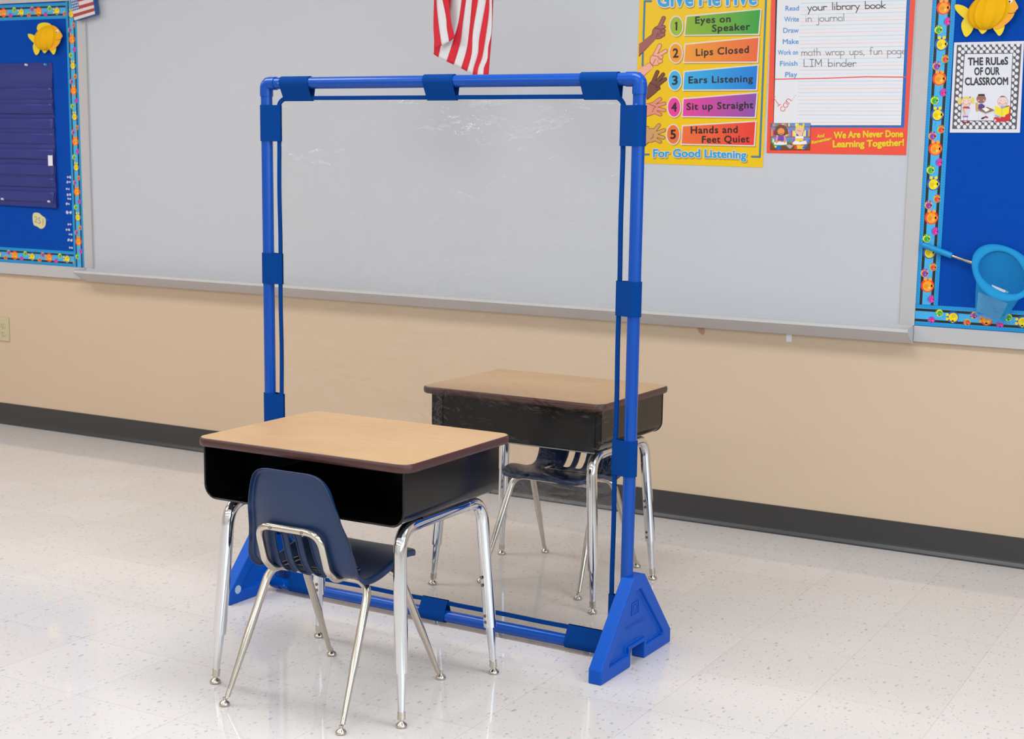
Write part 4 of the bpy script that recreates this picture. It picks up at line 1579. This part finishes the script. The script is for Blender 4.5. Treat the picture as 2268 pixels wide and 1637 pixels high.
# ------------------------------------------------------------------ stacking chair (origin on the floor, faces +y)
def make_chair(label):
    c = empty('school_chair', (0, 0, 0), label, 'chair', 'navy plastic school chairs')
    prof = [(-.170, .576), (-.168, .53), (-.164, .475), (-.154, .425), (-.139, .376), (-.119, .341), (-.085, .3225), (-.04, .3235), (.02, .335), (.075, .345), (.115, .348), (.140, .346), (.152, .341)]
    NV = 34
    pr = catmull([(0, y, z) for y, z in prof], NV)
    xs = [.0545, .0295, .0125]
    us = sorted({-1, -.93, -.82, -.68, -.52, .52, .68, .82, .93, 1} | {s * x / .15 for x in xs for s in (1, -1)})

    def halfw(k):
        z, y = pr[k].z, pr[k].y
        if y < -.1:
            t = (z - .34) / .24
            return .153 - .051 * max(0, t)
        t = (y + .1) / .25
        return .153 + .003 * math.sin(t * 3.1) - .010 * t * t
    rows, nor = [], []
    for k in range(NV):
        row = []
        for u in us:
            kk = float(k)
            # rounded free corners: shorten the outer columns
            lim = .62
            if abs(u) > lim:
                w_ = (abs(u) - lim) / (1 - lim)
                drop = 2.6 * (1 - math.sqrt(max(0, 1 - w_ * w_)))
                kk = drop + k * (NV - 1 - 1.7 * drop) / (NV - 1)
            i = min(NV - 2, int(kk))
            fr = kk - i
            P0_ = pr[i].lerp(pr[i + 1], fr)
            hw = halfw(i) * (1 - fr) + halfw(i + 1) * fr
            tan = (pr[i + 1] - pr[i]).normalized()
            nrm = Vector((0, -tan.z, tan.y)) if False else Vector((1, 0, 0)).cross(tan)
            if nrm.z < 0 or (abs(nrm.z) < .3 and nrm.y < 0):
                nrm = -nrm
            t = i / (NV - 1)
            ss = lambda q: (lambda w: w * w * (3 - 2 * w))(min(1, max(0, q)))
            wrap = .010 + .016 * ss(t / .34) - .022 * ss((t - .30) / .20) + .006 * ss((t - .6) / .2) - .014 * ss((t - .78) / .22)
            crown = 0.0035 * (1 if t > .1 else t * 10)
            row.append(Vector((u * hw, P0_.y, P0_.z)) + nrm * (wrap * abs(u) ** 3.2 - crown * (1 - u * u)))
        rows.append(row)
    ncol = len(us)
    sl = [k for k in range(ncol - 1) if any(abs((us[k] + us[k + 1]) / 2 * .15 - xc) < .004 for xc in (-.042, 0, .042))]
    r0_ = min(k for k in range(NV) if pr[k].z < .440)
    r1_ = max(k for k in range(NV) if pr[k].y < -.096)

    def skip(a, k):
        return k in sl and r0_ <= a < r1_
    b = MB()
    ids = b.grid(rows, NAVY, True, skip)
    # normals of the grid towards the sitter
    N = {}
    for a in range(NV):
        for k in range(ncol):
            du = rows[a][min(k + 1, ncol - 1)] - rows[a][max(k - 1, 0)]
            dv = rows[min(a + 1, NV - 1)][k] - rows[max(a - 1, 0)][k]
            n_ = du.cross(dv).normalized()
            if n_.y + n_.z < 0:
                n_ = -n_
            N[ids[a][k]] = n_
    cnt = {}
    for f_ in b.f:
        for i in range(4):
            e = tuple(sorted((f_[i], f_[(i + 1) % 4])))
            cnt.setdefault(e, []).append((f_[i], f_[(i + 1) % 4]))
    new = {}

    def lip(i):
        if i not in new:
            new[i] = b.add([b.v[i] - N[i] * (.0145 if abs(b.v[i].x) > .07 else .008)])[0]
        return new[i]
    for e, uses in cnt.items():
        if len(uses) == 1:
            i, j = uses[0]
            b.face((j, i, lip(i), lip(j)), NAVY, True)
    sh = b.build('shell', c, None, 180)
    s_ = sh.modifiers.new('thickness', 'SOLIDIFY')
    s_.thickness = .0034
    s_.offset = 0
    u_ = sh.modifiers.new('smooth', 'SUBSURF')
    u_.levels = 1
    u_.render_levels = 2
    # back loop tube
    b = MB()
    loop = [(-.088, -.03, .3235), (-.090, -.118, .3225), (-.090, -.147, .352), (-.088, -.1745, .442), (.088, -.1745, .442), (.090, -.147, .352), (.090, -.118, .3225), (.088, -.03, .3235)]
    b.tube(round_path(loop, .038, 8), .0090, NICKEL, 14)
    lt = b.build('back_tube', c)
    for x in (-.045, .045):
        b = MB()
        b.lathe([(.0042, 0), (.0042, .0012), (.0022, .0022)], mat('rivet_steel', (150, 146, 140), .3, 1.0), (x, -.1836, .442), (0, -1, 0), 12)
        b.build('rivet', lt)
    # front and rear leg pairs
    for yt, yf_, nm in ((-.060, -.205, 'rear'), (.050, .203, 'front')):
        zt = .3130
        b = MB()
        b.tube([(-.100, yt, zt), (0, yt, zt), (.100, yt, zt)], .0098, NICKEL, 14)
        b.build('cross_tube', c)
        for sx in (-1, 1):
            foot = Vector((sx * .1690, yf_, 0))
            top_ = Vector((sx * .1440, yt, zt))
            zs = [.215, .135, .118, .024]
            pth = round_path([(sx * .099, yt, zt), top_, top_.lerp(foot, 1 - .215 / zt)], .046, 9)
            rad = [.0098] * len(pth)
            for zz, r_ in ((.140, .0098), (.118, .0084), (.070, .0072), (.022, .0058)):
                pth.append(top_.lerp(foot, 1 - zz / zt))
                rad.append(r_)
            b = MB()
            b.tube(pth, rad, NICKEL, 14)
            leg = b.build('leg', c)
            b = MB()
            b.tube([top_.lerp(foot, 1 - .036 / zt), top_.lerp(foot, 1 - .019 / zt)], .0062, NICKEL, 14)
            b.tube([top_.lerp(foot, 1 - .021 / zt), Vector((foot.x, foot.y, .012))], .0036, NICKEL, 10)
            glide(b, (foot.x, foot.y), r=.0128)
            b.build('glide', leg)
    return c


chair = make_chair('navy plastic school chair with slotted back, pushed under the front desk')
chair2 = copy_tree(chair)
chair.location = (.0345, -2.0330, 0)
chair2.location = (.0160, -.8590, 0)
chair2.rotation_euler = (0, 0, math.pi)
chair2['label'] = 'navy plastic school chair behind the rear desk, seen through the clear divider'

# ------------------------------------------------------------------ clear divider (local x along the panel, y towards the wall)
div = empty('room_divider', (-.0493, -1.4665, 0), 'tall blue pipe-framed room divider with a clear vinyl sheet, standing between the two desks', 'room divider', rz=-.0235)
HW_, HT, ZB, PR = .5925, 1.4843, .0262, .0163
for s in (-1, 1):
    b = MB(); b.tube([(s * HW_, 0, ZB), (s * HW_, 0, .7), (s * HW_, 0, HT)], PR, PIPE, 24); b.build('side_pipe', div)
for z, nm in ((HT, 'top_pipe'), (ZB, 'bottom_pipe')):
    b = MB(); b.tube([(-HW_, 0, z), (0, 0, z), (HW_, 0, z)], PR, PIPE, 24); b.build(nm, div)
for s in (-1, 1):
    for z, dz in ((HT, -1), (ZB, 1)):
        b = MB()
        b.tube(round_path([(s * (HW_ - .036), 0, z), (s * HW_, 0, z), (s * HW_, 0, z + dz * .036)], .016, 8), .0185, PIPE, 24)
        el = b.build('elbow', div)
        b = MB()
        HOLE = mat('screw_recess', (60, 120, 205), .3)
        b.lathe([(.0034, 0), (.0034, .0012), (.0018, .0004)], HOLE, (s * (HW_ - .058), -PR, z), (0, -1, 0), 10)
        b.lathe([(.0034, 0), (.0034, .0012), (.0018, .0004)], HOLE, (s * HW_, -PR, z + dz * .062), (0, -1, 0), 10)
        b.build('screw', el)
# sheet and its sewn binding
SX0, SX1, SZ0, SZ1, SR = -.5485, .5500, .0640, 1.4430, .030
b = MB()
rows = []
NZ, NX = 70, 56
zsq = sorted(set([SZ0 + (SZ1 - SZ0) * j / NZ for j in range(NZ + 1)] + [SZ0 + SR * k / 5 for k in range(5)] + [SZ1 - SR * k / 5 for k in range(5)]))
for z in zsq:
    d_ = min(z - SZ0, SZ1 - z)
    ins = SR - math.sqrt(max(0, SR * SR - (SR - d_) ** 2)) if d_ < SR else 0
    row = []
    for i in range(NX + 1):
        x = SX0 + ins + (SX1 - SX0 - 2 * ins) * i / NX
        e = min(1, min(x - SX0, SX1 - x) / .12) * min(1, d_ / .12)
        yv = (.0035 * math.sin(x * 9 + z * 3) + .0028 * math.sin(x * 4 - z * 7.5 + 1) + .0016 * math.sin(x * 23 + 2 * math.sin(z * 6))) * max(0, e)
        top_e = max(0, 1 - (SZ1 - z) / .10)
        yv += .0022 * top_e * math.sin(x * 21 + 1.0) * min(1, (SZ1 - z) / .02)
        row.append((x, yv, z))
    rows.append(row)
b.grid(rows, vinyl_mat())
b.build('clear_sheet', div, None, 180)
b = MB()
pth = []
for cx_, cz_, a0 in ((SX1 - SR, SZ1 - SR, 0), (SX0 + SR, SZ1 - SR, 90), (SX0 + SR, SZ0 + SR, 180), (SX1 - SR, SZ0 + SR, 270)):
    for k in range(7):
        a = math.radians(a0 + 90 * k / 6)
        pth.append((cx_ + SR * math.cos(a), cz_ + SR * math.sin(a), math.cos(a), math.sin(a)))
full = []
for i in range(len(pth)):
    q, r_ = pth[i], pth[(i + 1) % len(pth)]
    full.append(q)
    L_n = math.hypot(r_[0] - q[0], r_[1] - q[1])
    if L_n > .1:
        for k in range(1, 30):
            t = k / 30
            full.append(tuple(q[j] + (r_[j] - q[j]) * t for j in range(4)))
rs = []
for i, (x, z, nx_, nz_) in enumerate(full):
    wv = .0012 * math.sin(i * .9)
    rs.append([(x + nx_ * o_ , y + wv, z + nz_ * o_) for o_, y in ((-.0055, -.0028), (.0055, -.0028), (.0055, .0028), (-.0055, .0028))])
b.rings(rs, STRAP, smooth=False, closed=True)
b.build('sheet_binding', div)


def strap(axis, pos, length, side, skew=0.0):
    """loop of webbing from the binding round a pipe; axis 'x' for the top and bottom pipes, 'z' for the side pipes"""
    r_ = PR + .0026
    if axis == 'x':
        pc, bc = (HT, SZ1) if side > 0 else (ZB, SZ0)
    else:
        pc, bc = (HW_, SX1) if side > 0 else (-HW_, SX0)
    dd = bc - .006 * (1 if bc > pc else -1) * -1 - pc        # from pipe centre to the binding
    sg = 1 if dd > 0 else -1
    D = abs(dd) + .002
    th = math.acos(min(1, r_ / D))

    def loop_(o_):
        pts = [(D, -.0034 + o_ * .3)]
        n = 22
        for k in range(n + 1):
            a = th + (2 * math.pi - 2 * th) * k / n
            pts.append(((r_ - o_) * math.cos(a), -(r_ - o_) * math.sin(a)))
        pts.append((D, .0034 - o_ * .3))
        return pts
    b = MB()
    lo, li = loop_(0), loop_(.0016)
    n = len(lo)

    def P(q, l):
        h, y = q
        sk = skew * (h / D)
        if axis == 'x':
            return (pos + l + sk, y, pc + sg * h)
        return (pc + sg * h, y, pos + l + sk)
    l0, l1 = -length / 2, length / 2
    a0, a1 = b.add([P(q, l0) for q in lo]), b.add([P(q, l1) for q in lo])
    i0, i1 = b.add([P(q, l0) for q in li]), b.add([P(q, l1) for q in li])
    for k in range(n):
        j = (k + 1) % n
        b.face((a0[k], a0[j], a1[j], a1[k]), STRAP, True)
        b.face((i1[k], i1[j], i0[j], i0[k]), STRAP, True)
        b.face((a0[j], a0[k], i0[k], i0[j]), STRAP)
        b.face((a1[k], a1[j], i1[j], i1[k]), STRAP)
    b.build('strap', div, None, 50)


for pos, ln in ((-.4815, .101), (.0045, .094), (.4850, .104)):
    strap('x', pos, ln, 1, .006)
for pos, ln in ((-.470, .10), (-.0070, .086), (.4720, .104)):
    strap('x', pos, ln, -1, .004)
for pos, ln in ((1.3735, .101), (.9615, .088), (.5530, .088), (.132, .088)):
    strap('z', pos, ln, -1, 0)
for pos, ln in ((1.3720, .099), (.9450, .088), (.5390, .092), (.130, .090)):
    strap('z', pos, ln, 1, 0)

# moulded A-shaped feet, one pushed onto each end
outer = [(-.200, 0), (-.200, .036), (-.0325, .232), (.0325, .232), (.200, .036), (.200, 0), (.040, 0), (.040, .047), (-.040, .047), (-.040, 0)]
inner = [(-.1560, .034), (-.1520, .046), (-.0140, .197), (.0140, .197), (.1520, .046), (.1560, .034), (.050, .034), (.050, .056), (-.050, .056), (-.050, .034)]


def make_foot(s):
    b = MB()
    T, dep = .0185, .0105
    cx_ = s * (HW_ + .0135)
    y0 = .010

    def add(pts, x):
        return b.add([(x, y + y0, z) for y, z in pts])
    n = len(outer)
    o0, o1 = add(outer, cx_ - T), add(outer, cx_ + T)
    e0, e1 = add(inner, cx_ - T), add(inner, cx_ + T)
    sh = [(y * .975, .034 + (z - .034) * .965 + .002) for y, z in inner]
    f0, f1 = add(sh, cx_ - T + dep), add(sh, cx_ + T - dep)
    for k in range(n):
        j = (k + 1) % n
        b.face((o0[k], o0[j], o1[j], o1[k])[::-1], FOOT)
        b.face((o0[j], o0[k], e0[k], e0[j])[::-1], FOOT)
        b.face((e0[j], e0[k], f0[k], f0[j])[::-1], FOOT)
        b.face((o1[k], o1[j], e1[j], e1[k])[::-1], FOOT)
        b.face((e1[k], e1[j], f1[j], f1[k])[::-1], FOOT)
    b.face(f0, FOOT)
    b.face(f1[::-1], FOOT)
    ft = b.build('base_foot', div)
    bevel(ft, .0035, 3)
    return ft, cx_, T, dep, y0


for s in (-1, 1):
    ft, cx_, T, dep, y0 = make_foot(s)
    if s > 0:
        # raised emblem and lettering moulded into the outer face
        b = MB()
        xo = cx_ + T - dep + .0002
        vs, fs = glyphs('PLAYPANELS', 0.0)
        wv = max(v[0] for v in vs)
        for t0, t1 in ((0, .0010),):
            ids = b.add([(xo + t1, y0 - .048 + v[0] / wv * .100, .098 + v[1] * .016) for v in vs])
            for q in fs:
                b.face([ids[k] for k in q], FOOT)
        for q in ([(-.020, .128), (.020, .128), (.020, .131), (-.020, .131)], [(-.020, .160), (.020, .160), (.020, .163), (-.020, .163)], [(-.020, .131), (-.017, .131), (-.017, .160), (-.020, .160)], [(.017, .131), (.020, .131), (.020, .160), (.017, .160)]):
            b.prism([(xo, y0 + y, z) for y, z in q], (.0012, 0, 0), FOOT)
        b.tube([(xo, y0 + .011 * math.cos(a), .146 + .010 * math.sin(a)) for a in [2 * math.pi * k / 20 for k in range(21)]], .0014, FOOT, 8)
        b.build('moulded_emblem', ft)
    else:
        b = MB()
        b.lathe([(.0125, 0), (.0125, .0008)], mat('pale_sticker', (170, 196, 222), .4), (cx_ - T - .0002, y0 - .165, .040), (-1, 0, 0), 20)
        b.build('round_sticker', ft)
        b = MB()
        b.lathe([(.0125, 0), (.0125, .0008)], mat('pale_sticker', (170, 196, 222), .4), (cx_ + T - .0002, y0 - .165, .040), (1, 0, 0), 20)
        b.build('round_sticker', ft)
